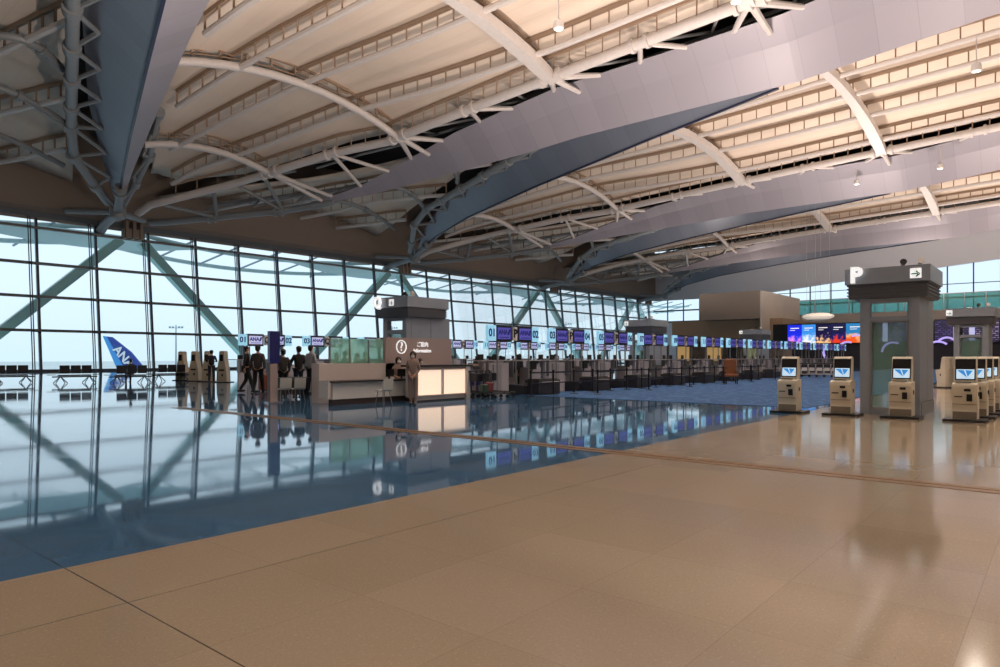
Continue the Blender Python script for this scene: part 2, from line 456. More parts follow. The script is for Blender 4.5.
# ------------------------------------------------------------------ roof
S = 42.5
def xa(Y): return 9.5 + .322 * (max(Y, 15) - 15)
def xB(Y): return xa(Y) + 3.4
CHX = [(-40, 45), (52, 45), (57, 43), (71, 39.3), (77, 32.8), (84, 31)]
def xA(Y): return lerp(CHX, Y)
KX = [(-40, 52), (40, 52), (54, 51), (60, 49.2), (66.5, 46.3), (69.5, 44.5), (79, 35.6), (84, 33)]
def keelx(Y): return lerp(KX, Y)
CZ = [(-40, 26.2), (0, 25.7), (16, 25), (32, 24.2), (50, 23.2), (57, 22.6), (71, 20.8), (77, 19.6), (84, 18.8)]
def cz(Y): return lerp(CZ, Y)
KZ = [(-40, 24.5), (-10, 23.6), (4, 22.7), (15, 21.6), (34, 21.5), (54, 20.4), (66.5, 18.9), (79, 17)]
def kz(Y): return lerp(KZ, Y)
def region(X, Y):
    k = math.floor(X / S) - 1
    for kk in (k, k + 1, k + 2):
        xl = X - S * kk
        b, a = xB(Y), xA(Y)
        if b <= xl <= a: return ('M', kk, (xl - b) / (a - b), a - b)
        b, a = keelx(Y) + 4.2, S + xa(Y) - 4.2
        if b <= xl <= a and a - b > .5: return ('V', kk, (xl - b) / (a - b), a - b)
    return None
def bulge(u, wd): return 2.0 * 4 * u * (1 - u) * min(1, wd / 22)
def zm(Y, u, wd): return cz(Y) + 1.7 + bulge(u, wd)

def keelhL(Y): return lerp([(-30, 3.9), (4, 3.6), (34, 3.4), (44, 3.0), (54, 1.7), (60, .8), (66.5, .12)], Y)
def keelwL(Y): return lerp([(-30, 3.8), (4, 3.7), (34, 3.5), (44, 3.3), (54, 2.2), (60, 1.2), (66.5, .3)], Y)
struct('ceiling', MB().box((70, 27, 29.6), (190, 122, .5)), M['deck'])
for kk in range(-1, 4):
    for typ in 'MV':
        rows = []
        Y = -32
        while Y <= 83.3:
            b, a = (xB(Y), xA(Y)) if typ == 'M' else (keelx(Y) + 4.2, S + xa(Y) - 4.2)
            if a - b > .4 and S * kk + b < XE:
                a2 = min(a, XE - S * kk)
                row = []
                for j in range(15):
                    x = b + (a - b) * j / 14
                    row.append((min(S * kk + x, XE), Y, zm(Y, j / 14, a - b)))
                if typ == 'M': row.append((min(S * kk + a + 1.9, XE), Y, zm(Y, 1, a - b) - .1))
                if typ == 'M' and Y < 70: row.insert(0, (S * kk + b - 2.6, Y, zm(Y, 0, a - b) + .2))
                elif typ == 'M': row.insert(0, (S * kk + b - .1, Y, zm(Y, 0, a - b)))
                if typ == 'V': row.insert(0, (min(S * kk + b - 1.5, XE), Y, zm(Y, 0, a - b)))
                rows.append(row)
            Y += 2.3
        if len(rows) < 2: continue
        m = MB(); m.quadstrip(rows, closed=False)
        o = m.build('ceiling', M['membrane'], None, True); tag(o, kind='structure')
        sd = o.modifiers.new('thick', 'SOLIDIFY'); sd.thickness = .12; sd.offset = 0

# ladder purlins (Y-ish direction)
def bend(Y): return .0034 * max(0, Y - 25) ** 2
npur = {}
xs0 = [30.4 + 6.07 * j for j in range(-6, 25)]
BAYN = {-1: 'bay left of the leftmost blade', 0: 'bay before the big white beam', 1: 'bay beyond the big white beam', 2: 'bay beyond the second beam', 3: 'last bay by the end wall'}
VN = {-1: 'dim wedge at the left edge', 0: 'dim wedge beside the blue-grey blade', 1: 'dim wedge behind the second beam', 2: 'dim wedge behind the third beam', 3: 'dim wedge by the end wall'}
for x0_ in xs0:
    runs = []; cur = None
    Y = -26.0
    while Y <= 82.6:
        X = x0_ - bend(Y); rg = region(X, Y)
        key = rg[:2] if rg else None
        if X > XE - 1: key = None
        if key and cur and cur[0] == key: cur[1].append((X, Y, zm(Y, rg[2], rg[3])))
        elif key:
            cur = (key, [(X, Y, zm(Y, rg[2], rg[3]))]); runs.append(cur)
        else: cur = None
        Y += 1.55
    for key, pts in runs:
        if len(pts) < 4: continue
        vis = [p for p in (proj(*q) for q in pts) if p and -60 < p[0] < 1060 and -90 < p[1] < 330]
        if len(vis) < 2: continue
        npur[key] = npur.get(key, 0) + 1
        loc = Vector(pts[0])
        q = [Vector(p) - loc for p in pts]
        nmz = ordn(min(19, npur[key] - 1))
        where = BAYN[key[1]] if key[0] == 'M' else VN[key[1]]
        root = empty('roof_purlin', loc, 0, '%s ladder-frame roof purlin from the window side of the %s' % (nmz, where) if key[0] == 'V' else '%s ladder-frame roof purlin from the blade side of the %s' % (nmz, where), 'roof purlin', 'ladder-frame purlins under the roof membrane', 'thing')
        MB().tube([p + Vector((0, 0, -1.62)) for p in q], .25, 8).build('tube', M['steel'], root)
        MB().rect([p + Vector((0, 0, -.28)) for p in q], .22, .3).build('rail', M['rail'], root, False)
        r = MB()
        path = []
        for i, p in enumerate(q):
            lo, hi = p + Vector((0, 0, -1.6)), p + Vector((0, 0, -.3))
            path += [lo, hi] if i % 2 else [hi, lo]
        r.tube(path, .1, 4)
        r.build('lattice', M['rail'], root, False)

# booms across the bays, node brackets, edge trusses
YN = [66, 50.3, 32, 16, -2]
def chord_pt(Y, k): return Vector((S * k + xA(Y), Y, cz(Y) if Y < 71 else lerp([(71, 20.8), (77, 18.2), (80, 17)], Y)))
beamname = {-1: 'beam off the left edge', 0: 'big white roof beam', 1: 'second roof beam', 2: 'third roof beam', 3: 'last roof beam'}
def vis_any(pts):
    return any(p and -120 < p[0] < 1120 and -160 < p[1] < 345 for p in (proj(*q) for q in pts))
for k in range(-1, 4):
    Xo = S * k
    # --- edge truss (chord A, on the window-left side of keel)
    ys = [-26, -12] + [y for y in range(-2, 72, 6)] + [73, 75, 77, 79]
    cp = [chord_pt(y, k) for y in ys]
    if cp[0].x < XE and vis_any(cp) and Xo + 45 < XE:
        root = empty('edge_truss', cp[0], 0, 'white tubular edge truss with brackets, running along the %s' % beamname[k], 'roof truss', 'tubular edge trusses', 'thing')
        L0 = cp[0]
        MB().tube([p - L0 for p in cp], .42, 12).build('top_chord', M['steel'], root)
        # keel side bracket struts
        for Y in YN:
            P = chord_pt(Y, k) - L0
            for dy, kz_ in ((-2.4, 1), (2.4, 1), (0, .55)):
                y_ = min(65, Y + dy)
                q = Vector((Xo + keelx(y_) - keelwL(y_) * (.92 if kz_ == 1 else .8), y_, kz(y_) + keelhL(y_) * (1 if kz_ == 1 else .8))) - L0
                MB().tube([P, q], [.3, .2], 8).build('strut', M['steel'], root)
            m = MB()
            for dd in (-.9, 0, .9):
                a_ = chord_pt(Y + dd - .16, k) - L0; b_ = chord_pt(Y + dd + .16, k) - L0
                m.tube([a_, b_], .6, 12)
            m.build('node_clamp', M['steel'], root)
        for Y in (58, 41, 24, 7):
            P = chord_pt(Y, k) - L0
            m = MB()
            for dd in (-.6, .6):
                m.tube([chord_pt(Y + dd - .14, k) - L0, chord_pt(Y + dd + .14, k) - L0], .56, 12)
            m.build('node_clamp', M['steel'], root)
            for dy in (-2.0, 2.0):
                q = Vector((Xo + keelx(Y + dy) - keelwL(Y + dy) * .9, Y + dy, kz(Y + dy) + keelhL(Y + dy))) - L0
                MB().tube([P, q], .2, 8).build('strut', M['steel'], root)
        # rungs above the chord, and rail
        m = MB(); y = -24
        rail = []; path = []
        while y < 76:
            p = chord_pt(y, k) - L0
            rail.append(Vector((p.x - .3, p.y, p.z + 1.5)))
            lo, hi = Vector((p.x - .3, p.y, p.z + .1)), Vector((p.x - .3, p.y, p.z + 1.45))
            path += [lo, hi] if len(rail) % 2 else [hi, lo]
            y += 1.5
        m.rect(rail, .2, .25); m.tube(path, .09, 4)
        m.build('purlin_frame', M['rail'], root, False)
        # dark web truss in the gap
        m = MB(); y = -24; s_ = 1
        while y < 70:
            p = chord_pt(y, k) - L0; q = Vector((Xo + xA(y + 3) + 6, y + 3, cz(y) + 1.8)) - L0
            m.tube([p, q], .12, 6); m.tube([q, chord_pt(y + 6, k) - L0], .12, 6); y += 6
        m.tube([Vector((Xo + xA(y) + 6, y, cz(y) + 1.8)) - L0 for y in range(-24, 71, 6)], .14, 6)
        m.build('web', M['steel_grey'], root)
    # --- keel beam
    yk = [-28, -18, -10, -4, 4, 10, 15, 22, 28, 34, 40, 46, 52, 56, 60, 63, 66.5]
    if Xo + 46 < XE and k >= 0:
        hL = lambda Y: lerp([(-30, 3.9), (4, 3.6), (34, 3.4), (44, 3.0), (54, 1.7), (60, .8), (66.5, .12)], Y)
        wL = lambda Y: lerp([(-30, 3.8), (4, 3.7), (34, 3.5), (44, 3.3), (54, 2.2), (60, 1.2), (66.5, .3)], Y)
        wR = lambda Y: lerp([(-30, 4.2), (4, 4.0), (15, 3.2), (34, 2.2), (54, 1.4), (66.5, .3)], Y)
        L0 = Vector((Xo + 52, 15, 21.6))
        root = empty('roof_keel', L0, 0, ('%s, a broad satin clad blade crossing the ceiling' % beamname[k]) if k else 'big white roof beam, the broadest satin blade sweeping across the ceiling centre', 'roof beam', 'clad roof beams', 'thing')
        rings = []
        for Y in yk:
            b = Vector((Xo + keelx(Y), Y, kz(Y))) - L0
            rings.append([b, b + Vector((-wL(Y) * .55, 0, hL(Y) * .62)), b + Vector((-wL(Y), 0, hL(Y))),
                          b + Vector((-wL(Y) + .5, 0, hL(Y) + .3)), b + Vector((wR(Y) - .5, 0, hL(Y) + .3)), b + Vector((wR(Y), 0, hL(Y)))])
        MB().quadstrip(rings).build('cladding', M['keelp'], root, False)
        yt = [64, 66.5, 69.5, 73, 76, 79, 81]
        tp = [Vector((Xo + keelx(y), y, kz(y))) - L0 for y in yt]
        MB().tube(tp, .38, 10).build('bottom_tube', M['steel_grey'], root)
        for y in (69.5, 75):
            m = MB(); p = Vector((Xo + keelx(y), y, kz(y))) - L0; q = Vector((Xo + keelx(y + .8), y + .8, kz(y + .8))) - L0
            m.tube([p, p + (q - p) * .3], .58, 10); m.tube([p + (q - p) * .7, q], .58, 10); m.build('clamp', M['steel_grey'], root)
            c = chord_pt(y - 2.5, k) - L0
            MB().tube([p, c], .22, 8).build('strut', M['steel_grey'], root)
            c = chord_pt(y + 1.5, k) - L0
            MB().tube([p, c], .2, 8).build('strut', M['steel_grey'], root)
        # V-side chord of keel + web
        m = MB()
        pts = [Vector((Xo + keelx(y) + 4.0, y, cz(y) + .2)) - L0 for y in range(34, 79, 4)]
        m.tube(pts, .26, 8)
        for i, y in enumerate(range(34, 75, 4)):
            b0 = Vector((Xo + keelx(y + 2), y + 2, kz(y + 2) + .8)) - L0
            m.tube([pts[i], b0], .13, 6); m.tube([b0, pts[i + 1]], .13, 6)
        m.build('inner_chord', M['steel_grey'], root)
    # --- arm from column k to keel k-1
    foot = Vector((Xo + 29.4, 76.8, 16.8))
    if foot.x < XE + 5 and k >= 0:
        AZ = [(8, 22.3), (15, 21.7), (31, 21.4), (47, 20.9), (61, 20.1), (70.5, 18.9), (76.8, 16.8)]
        armn = {0: 'leftmost roof blade', 1: 'blue-grey roof blade under the big white beam', 2: 'roof blade under the second beam', 3: 'roof blade under the third beam', -1: 'roof blade beyond the left edge'}[k]
        root = empty('tapered_beam', foot, 0, '%s, tapering and rising from a column head' % armn, 'roof blade', 'clad roof blades', 'thing')
        rings = []
        edge = []; rings2 = []
        for Y in (16.5, 19, 22, 30, 38, 46, 54, 61, 66, 70, 73, 75):
            x = Xo + 9.5 + .322 * (Y - 15)
            b = Vector((x, Y, lerp(AZ, Y))) - foot; edge.append(b)
            ko = lerp([(9, 1), (38, .95), (46, .75), (61, .5), (70, .28), (75, .1)], Y)
            ki = lerp([(16.5, .1), (24, .6), (32, 1), (46, 1), (61, .8), (70, .42), (75, .1)], Y)
            tO = b + Vector((2.9, -.9, 3.1)) * ko; tI = b + Vector((-3.6, 1.1, 3.0)) * ki
            mid = (tO + tI) / 2 + Vector((0, 0, .3))
            rings.append([b, b + Vector((3.1, -1.0, 2.5)) * ko, tO, mid]); rings2.append([b, mid, b + Vector((-3.3, 1.0, 3.4)) * ki, tI])
        MB().quadstrip(rings).build('outer_cladding', M['keelp'], root, False)
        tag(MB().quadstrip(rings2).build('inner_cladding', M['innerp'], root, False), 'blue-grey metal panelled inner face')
        MB().rect([p + Vector((0, 0, -.02)) for p in edge], .22, .12).build('edge_strip', pm('navy_edge_strip', (34, 38, 62), .4), root, False)
        xx = lambda Y: Xo + 9.5 + .322 * (Y - 15)
        if k >= 0:
            MB().tube([Vector((xx(y), y, lerp(AZ, y))) - foot for y in (72.5, 74, 75.5, 76.8)], [.3, .38, .42, .5], 12).build('arm_tube', M['steel_grey'], root)
            m = MB()
            for y in (72.2, 73): m.tube([Vector((xx(y), y, lerp(AZ, y))) - foot, Vector((xx(y + .3), y + .3, lerp(AZ, y + .3))) - foot], .62, 12)
            m.build('collar', M['steel_grey'], root)
            # outer chord and inner chord with webs
            for sgn, off, rr in ((1, 2.4, .36), (-1, -4.4, .42)):
                yy_ = (61, 65, 69, 73) if sgn > 0 else (42.5, 47, 52, 57, 62, 66, 70, 74)
                ch = [Vector((xx(y) + off * min(1, (78.5 - y) / 9), y, lerp([(30, cz(30)), (66, cz(66) + (1.2 if sgn > 0 else 0)), (76.5, 17.6)], y))) - foot for y in yy_ + (76.6,)]
                MB().tube(ch, rr, 10).build('side_chord', M['steel_grey'], root)
                m = MB()
                for i, y in enumerate(yy_):
                    kf = lerp([(9, 1), (46, 1), (61, .75), (70, .35), (72.5, .12)], y)
                    b = Vector((xx(y + 2) , y + 2, lerp(AZ, y + 2))) - foot + Vector((sgn * 2.9 * kf, 0, 2.2 * kf))
                    m.tube([ch[i], b], .17, 6); m.tube([b, ch[i + 1]], .17, 6)
                    m.tube([ch[i] - (ch[i + 1] - ch[i]).normalized() * .4, ch[i] + (ch[i + 1] - ch[i]).normalized() * .4], rr * 1.4, 10)
                m.build('web', M['steel_grey'], root)
            m = MB(); m.tube([Vector((0, 0, 0)), Vector((.8, 5.5, -.4)), Vector((1.2, 8.2, -1))], .5, 12)
            m.tube([Vector((0, 0, 0)), Vector((4, 3.2, .2))], .35, 10); m.tube([Vector((0, 0, 0)), Vector((-3, 5.5, .4))], .3, 10)
            m.lathe([(.2, -.9), (.75, -.6), (.8, .4), (.4, .8)]); m.build('column_head', M['steel_grey'], root)
            m = MB()
            for dx in (-.8, 0, .8): m.box((4.2 + dx, 6.6, -.55), (.3, .9, 2.0))
            m.box((4.2, 6.7, -.9), (2.2, .7, 1.0)); m.build('wall_bracket', M['fascia'], root, False)
    # --- booms
    for bi, Y in enumerate(YN):
        b, a = xB(Y), xA(Y)
        pts = []
        for j in range(11):
            u = j / 10; x = Xo + b - 1.8 + (a - b + 1.8) * u
            pts.append(Vector((x, Y, cz(Y) + bulge(u, a - b))))
        if Xo + a > XE or not vis_any(pts): continue
        L0 = pts[-1]
        root = empty('roof_boom', L0, 0, 'white cross boom %s, in the %s' % (['nearest the glass wall', 'second from the glass wall', 'third from the glass wall', 'fourth from the glass wall', 'farthest from the glass wall'][bi], BAYN[k]), 'roof boom', 'cross booms under the membrane', 'thing')
        q = [p - L0 for p in pts]
        if bi < 2:
            MB().tube([p + Vector((0, 0, -.1)) for p in q], .34, 10).build('tube', M['steel'], root)
        else:
            MB().rect([p + Vector((0, 0, -.1)) for p in q], [.5] + [.75] * 5 + [.85, .95, 1.05, 1.1, .9], .8).build('box_beam', M['steel'], root, False)
        m = MB()
        for j in range(1, 10):
            p = q[j]; m.box((p.x, p.y + .6, p.z + .75), (.12, .12, 1.7)); m.box((p.x + .5, p.y + .6, p.z + 1.1), (1.2, .14, .12))
        m.rect([p + Vector((0, .6, 1.55)) for p in q], .2, .25); m.rect([p + Vector((0, .6, .7)) for p in q], .12, .12)
        m.build('upper_frame', M['rail'], root, False)

for k in range(-1, 3):
    for bi, Y in enumerate((75, 66, 57, 48)):
        a, b = S * k + keelx(Y) + 4.1, S * (k + 1) + xa(Y) - 5.0
        if b - a < 3: continue
        pts = [Vector((a + (b - a) * j / 10, Y - 2.0 * math.sin(PI * j / 10), cz(Y) + .2 + bulge(j / 10, b - a) * .9)) for j in range(11)]
        if not vis_any(pts): continue
        L0 = pts[0]; q = [p - L0 for p in pts]
        root = empty('wedge_boom', L0, 0, 'grey tube boom %s, in the %s' % (['nearest the glass', 'second from the glass', 'third from the glass', 'fourth from the glass'][bi], VN[k]), 'roof boom', 'tube booms in the dim wedges', 'thing')
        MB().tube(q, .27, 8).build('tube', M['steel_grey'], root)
        m = MB()
        for j in (0, 3, 7): m.tube([q[j], q[j] + (q[j + 1] - q[j]) * .25], .42, 8)
        m.build('collar', M['steel_grey'], root)

# ------------------------------------------------------------------ exterior: struts, eaves, masts, aircraft, apron
tag(MB().box((250, 700, -6.2), (2400, 1200, .4)).build('ground', M['apron'], None, False), kind='structure')
def apexx(k): return 34.2 + S * k
for k in range(-1, 4):
    ax = apexx(k)
    if ax > XE: continue
    for sg in (-1, 1):
        o = MB().rect([(0, 0, 0), ((17.8 if sg > 0 else -18.3), .6, -17.6)], 1.05, 1.05).build('exterior_strut', M['teal'], None, False)
        o.location = (ax + (2.3 if sg > 0 else -.1), 88.3, 15.8)
        tag(o, 'teal diagonal strut outside the glass, %s leg of the %s inverted V' % ('left' if sg < 0 else 'right', {-1: 'cropped', 0: 'largest', 1: 'second', 2: 'third', 3: 'farthest'}[k]), 'strut', 'exterior diagonal struts', 'thing')
    # lens shaped eave outside
    m = MB(); rings = []
    for j in range(13):
        t = -1 + 2 * j / 12; x = t * 15; ww = max(.15, (1 - t * t)) * 5.5; hh = max(.1, (1 - t * t)) * 1.6
        rings.append([(x, -ww * .5, 1.2), (x, 0, 1.2 - hh), (x, ww * .5, 1.2), (x, 0, 1.5)])
    m.quadstrip(rings)
    o = m.build('exterior_eave', M['eave'], None); o.location = (ax - 3, 92.5, 15.4)
    tag(o, 'pale lens-shaped eave outside, over the %s inverted V strut pair' % {-1: 'cropped', 0: 'largest', 1: 'second', 2: 'third', 3: 'farthest'}[k], 'eave', 'lens-shaped eaves', 'thing')
    # curved rim tubes
    root = empty('eave_frame', (ax + S / 2, 96, 15.2), 0, 'curved tubular eave frame outside, right of the %s inverted V strut pair' % {-1: 'cropped', 0: 'largest', 1: 'second', 2: 'third', 3: 'farthest'}[k], 'eave frame', 'curved eave frames', 'thing')
    for a_, dz in ((0, 0), (-5, 1.4)):
        MB().tube([(S * .46 * t / 6, a_ + 3 * (1 - (t / 6) ** 2), dz - .0 + .9 * (t / 6) ** 2) for t in range(-6, 7)], .3, 8).build('rim', M['eave'], root)
    for t in (-4, -2, 0, 2, 4):
        MB().tube([(S * .46 * t / 6, 3, 0), (S * .46 * t / 6 + 2, -8, 2.4)], .14, 6).build('rib', M['mast'], root)
for px, D, top in ((176, 330, 325), (413, 300, 322), (392, 420, 326), (566, 420, 322)):
    s = (px - 500) / F; X, Y = D * (CT + s * ST), D * (ST - s * CT)
    zt = H + (HZ - top) * D / F
    root = empty('apron_light_mast', (X, Y, -6), 0, {176: 'thin floodlight mast on the apron left of the kiosks', 413: 'thin floodlight mast seen beside the Q tower', 392: 'faint floodlight mast left of the Q tower column', 566: 'faint floodlight mast behind the check-in signs'}[px], 'light mast', 'floodlight masts on the apron', 'thing')
    MB().tube([(0, 0, 0), (0, 0, zt + 6)], [.5, .25], 8).build('pole', M['mast'], root)
    m = MB(); m.box((0, 0, zt + 4.6), (7, .5, .3), TH - PI / 2)
    for q in (-3, -1.5, 1.5, 3): m.box((q * math.cos(TH - PI / 2), q * math.sin(TH - PI / 2), zt + 4.9), (.8, .6, .9), TH - PI / 2)
    m.build('lamp_head', M['mast'], root, False)
# aircraft: tail fin 150 m off, fuselage heading right
def aircraft():
    D = 150; s = (137 - 500) / F; X, Y = D * (CT + s * ST), D * (ST - s * CT)
    root = empty('aircraft', (X, Y, -6), TH - PI / 2, 'parked airliner outside the glass with a blue tail fin', 'aircraft', None, 'thing')
    k = D / F
    P = lambda px, py: ((px - 137) * k, (HZ - py) * k + H + 6)
    fin = [P(103, 336), P(112, 337), P(131, 352), P(151, 376), P(121, 378)]
    m = MB(); m.quadstrip([[(a, -.05, b) for a, b in fin], [(a * 1.0, .0, b) for a, b in fin], [(a, .35, b) for a, b in fin]])
    m.build('tail_fin', M['planeb'], root, False)
    lb = [P(103, 336), P(107, 336.5), P(130, 378), P(121, 378)]
    MB().quadstrip([[(a, -.12, b) for a, b in lb], [(a, .4, b) for a, b in lb]]).build('fin_stripe', M['planel'], root, False)
    t = text_on('airline_lettering', 'ANA', 2.6, M['planew'], root, (P(124, 355)[0], -.25, P(124, 357)[1]), .03, .07)
    t.rotation_euler = (0, R(50), 0)
    m = MB(); L = 44
    prof = [(-4, .3, .9), (0, 1.1, .5), (5, 1.75, .1), (9, 1.95, 0), (36, 1.95, 0), (41, 1.5, -.2), (44, .3, -.6)]
    m.quadstrip([[(x - 1, .4 + r * math.cos(2 * PI * j / 14), 3.3 + dz + r * math.sin(2 * PI * j / 14)) for j in range(14)] for x, r, dz in prof])
    m.build('fuselage', M['planew'], root)
    MB().quadstrip([[(22, 0, 2.4), (27, 0, 2.4), (27, 0, 2.9), (22, 0, 2.9)], [(16, -15, 3.6), (18, -15, 3.6), (18, -15, 3.8), (16, -15, 3.8)]]).build('wing', M['planew'], root, False)
    MB().quadstrip([[(0, -.5, 3.6), (4, -.5, 3.6), (4, -.5, 3.9), (0, -.5, 3.9)], [(-2, -6, 4.1), (0, -6, 4.1), (0, -6, 4.25), (-2, -6, 4.25)]]).build('tailplane', M['planew'], root, False)
    m = MB(); m.lathe([(.8, -1.8), (1, -1), (1, 1), (.7, 1.8)])
    me = m.mesh('e', M['planew']); me.transform(Matrix.Translation((20, -6, 1.9)) @ Matrix.Rotation(R(90), 4, 'Y'))
    o = bpy.data.objects.new('engine', me); COL.objects.link(o); o.parent = root
    for x in (19, 38):
        m = MB(); m.tube([(x, .4, 1.8), (x, .4, .5)], .15, 8); m.tube([(x, .1, .5), (x, .7, .5)], .5, 12); m.build('landing_gear', M['tyre'], root)
aircraft()

# ------------------------------------------------------------------ end of the hall
XEW = XE
ew = MB()
ew.box((XEW + .5, 26, 5.2), (1, 116, 10.8))
ew.quadstrip([[(x, y, z) for y, z in ((-32, 22.5), (10, 20.8), (37.5, 18.4), (54, 16.8), (62, 16.4), (84, 16.4), (84, 29), (-32, 29))] for x in (XEW, XEW + 1)])
struct('wall_end', ew, pm('pale_end_wall', (222, 224, 232), .7, nscale=.3, noise=.03))
root = empty('window_20', (XEW, 0, 0)); root['kind'] = 'structure'
top = [(-32, 22.5), (10, 20.8), (37.5, 18.4), (54, 16.8), (62, 16.4), (84, 16.4)]
g = MB(); g.quadstrip([[(.3, y, 10.6), (.34, y, 10.6), (.34, y, lerp(top, y)), (.3, y, lerp(top, y))] for y in (-32, 10, 37.5, 54, 84)]); g.build('glass', M['glass'], root, False)
m = MB(); y = -30
while y < 84:
    m.box((.15, y, (10.6 + lerp(top, y)) / 2), (.3, .22, lerp(top, y) - 10.6)); y += 4.4
m.box((.15, 26, 13.6), (.35, 116, .35)); m.box((.15, 26, 10.7), (.4, 116, .4)); m.box((.15, 26, 16.4), (.25, 116, .14)); m.build('frame', M['mull'], root, False)
# corridor with teal glass on the inside of the end wall, walkway beam
root = empty('end_walkway', (150, 0, 0), 0, 'long upper walkway with teal glass balustrade before the end windows', 'walkway', None, 'thing')
Yr = 45.0
MB().box((0, 5, 8.8), (3.5, 2 * Yr - 10 , 2.9)).build('deck', M['cream'], root, False)
MB().box((-.6, 5, 11.75), (.08, 2 * Yr - 10, 3.0)).build('glass_balustrade', M['tealglass'], root, False)
m = MB()
for i in range(26): m.box((-.7, -34 + i * 3.2, 11.75), (.14, .14, 3.0))
m.box((-.7, 5, 13.3), (.16, 2 * Yr - 10, .12)); m.build('handrail', M['steel'], root, False)
for i in range(9): MB().box((.6, -32 + i * 9.2, 3.67), (1, 1, 7.34)).build('pier', M['cream'], root, False)
# lower tan block and upper brown box
Xb = 116
y0b, y1b = ray_x(790, Xb + 4), ray_x(672, Xb)
struct('wall_far', MB().box(((Xb + 142) / 2, (y0b + y1b) / 2, 6.2), (142 - Xb, y1b - y0b, 3.6)), M['tanwall'])
struct('wall_far', MB().box(((Xb + 146) / 2, (y0b + y1b) / 2, 2.2), (142 - Xb, y1b - y0b - 1, 4.4)), M['tanbox'])
ya, yb_ = ray_x(760, 112), ray_x(699, 112)
struct('wall_far', MB().box((122, (ya + yb_) / 2, 10.1), (20, yb_ - ya, 4.5)), M['tanbox'])
struct('wall_far', MB().box((122.3, ya - .15, 8.9), (20.6, .28, 6.9)), M['cream'])
# shop openings in the lower block
for i, (px0, px1, lit) in enumerate(((640, 655, 0), (657, 668, 0), (676, 690, 1), (706, 722, 1), (727, 738, 0), (744, 757, 1))):
    ya_, yb2 = ray_x(px1, Xb - .6), ray_x(px0, Xb - .6)
    root = empty('shopfront', (Xb - .3, (ya_ + yb2) / 2, 0), 0, '%s small shopfront from the window side, set in the far tan wall' % ordn(i), 'shopfront', 'shopfronts in the far tan wall', 'thing')
    wd = yb2 - ya_
    MB().box((0, 0, 1.9), (.4, wd, 3.8)).build('surround', M['tanbox'], root, False)
    MB().box((-.25, 0, 2.2), (.1, wd * .86, 2.6)).build('display_panel', M['shoplit'] if lit else M['darkwall'], root, False)
    MB().box((-.35, 0, 3.9), (.3, wd * .95, .35)).build('canopy', M['ss'], root, False)
# dark end block below walkway
struct('wall_end_lower', MB().box((111.35, -2, 3.15), (13.3, 2 * 33, 6.3)), M['darkwall'])
# LED wall
def ledwall():
    X = 104.5
    ya_, yb2 = ray_x(866, X), ray_x(773, X)
    root = empty('video_wall', (X, (ya_ + yb2) / 2, 4.9), -PI / 2, 'long bright video wall with blue and orange scenes at the hall end', 'screen', None, 'thing')
    W = yb2 - ya_
    MB().box((0, .2, 0), (W, .4, 3.0)).build('housing', M['black'], root, False)
    mats = [None,
            led_mat('led_blue', lin((20, 40, 230)), lin((235, 140, 240)), lin((20, 60, 250)), 1.2),
            led_mat('led_fountain', lin((60, 150, 240)), lin((255, 255, 255)), lin((150, 200, 250)), 1.4),
            led_mat('led_city', lin((10, 10, 60)), lin((255, 200, 140)), lin((25, 20, 90)), 2.4),
            led_mat('led_dusk', lin((8, 16, 70)), lin((240, 60, 20)), lin((20, 30, 110)), 1.6),
            led_mat('led_sunset', lin((30, 130, 190)), lin((250, 90, 20)), lin((255, 190, 130)), .8)]
    edges = [0, .17, .33, .48, .64, .80, 1.0]
    for i in range(1, 6):
        a, b = edges[i], edges[i + 1]
        o = MB().box((0, 0, 0), (W * (b - a), .06, 2.7)).build('picture_panel', mats[i], root, False)
        o.location = (-W / 2 + W * (a + b) / 2, -.05, 0)
        t = MB(); t.box((0, -.06, 0), (W * (b - a) * .6, .02, .12)); t.box((-.3, -.06, -.3), (W * (b - a) * .35, .02, .07))
        c = t.build('caption_lines', M['letter'], root, False); c.location = (-W / 2 + W * (a + b) / 2, -.06, .85)
ledwall()
for i, (p0, p1) in enumerate(((878, 908), (934, 960), (962, 1000))):
    X = 104.5; ya_, yb2 = ray_x(p1, X), ray_x(p0, X)
    root = empty('flight_board', (X, (ya_ + yb2) / 2, 4.9), -PI / 2, ['flight information board seen through the P tower doorway', 'flight information board just right of the P tower', 'flight information board behind the farther grey tower'][i], 'flight board', 'flight boards at the hall end', 'thing')
    MB().box((0, .1, 0), (yb2 - ya_, .2, 3.1)).build('housing', M['black'], root, False)
    MB().box((0, -.05, 0), (yb2 - ya_ - .2, .06, 2.8)).build('display', board_mat('flight_rows%d' % i, lin(((190, 170, 230), (120, 100, 170), (200, 175, 220))[i])), root, False)
    MB().box((-.9 if i != 1 else 1.0, -.09, -.0), (.6, .03, 2.5)).build('remarks_column', M['scrw'], root, False)
# violet neon arcs
for i, (px, py, a0, a1, rr) in enumerate(((835, 352, -60, 40, 1.5), (848, 352, 20, 110, 1.4), (858, 351, 70, 120, 2.2), (893, 352, 0, 120, 1.3), (938, 353, -30, 130, 1.5), (947, 346, 30, 170, 1.1))):
    X = 104.58; Y = ray_x(px, X); d = X * CT + Y * ST; z = H + (HZ - py) * d / F
    n = 10; m = MB()
    m.rect([(0, rr * math.cos(R(a0 + (a1 - a0) * j / n)), rr * math.sin(R(a0 + (a1 - a0) * j / n))) for j in range(n + 1)], .4, .25)
    o = m.build('light_arc', M['neon'], None); o.location = (X, Y, z)
    tag(o, 'curved violet light strip, %s from the left, below the screens at the hall end' % ordn(i), 'light strip', 'violet light strips', 'thing')
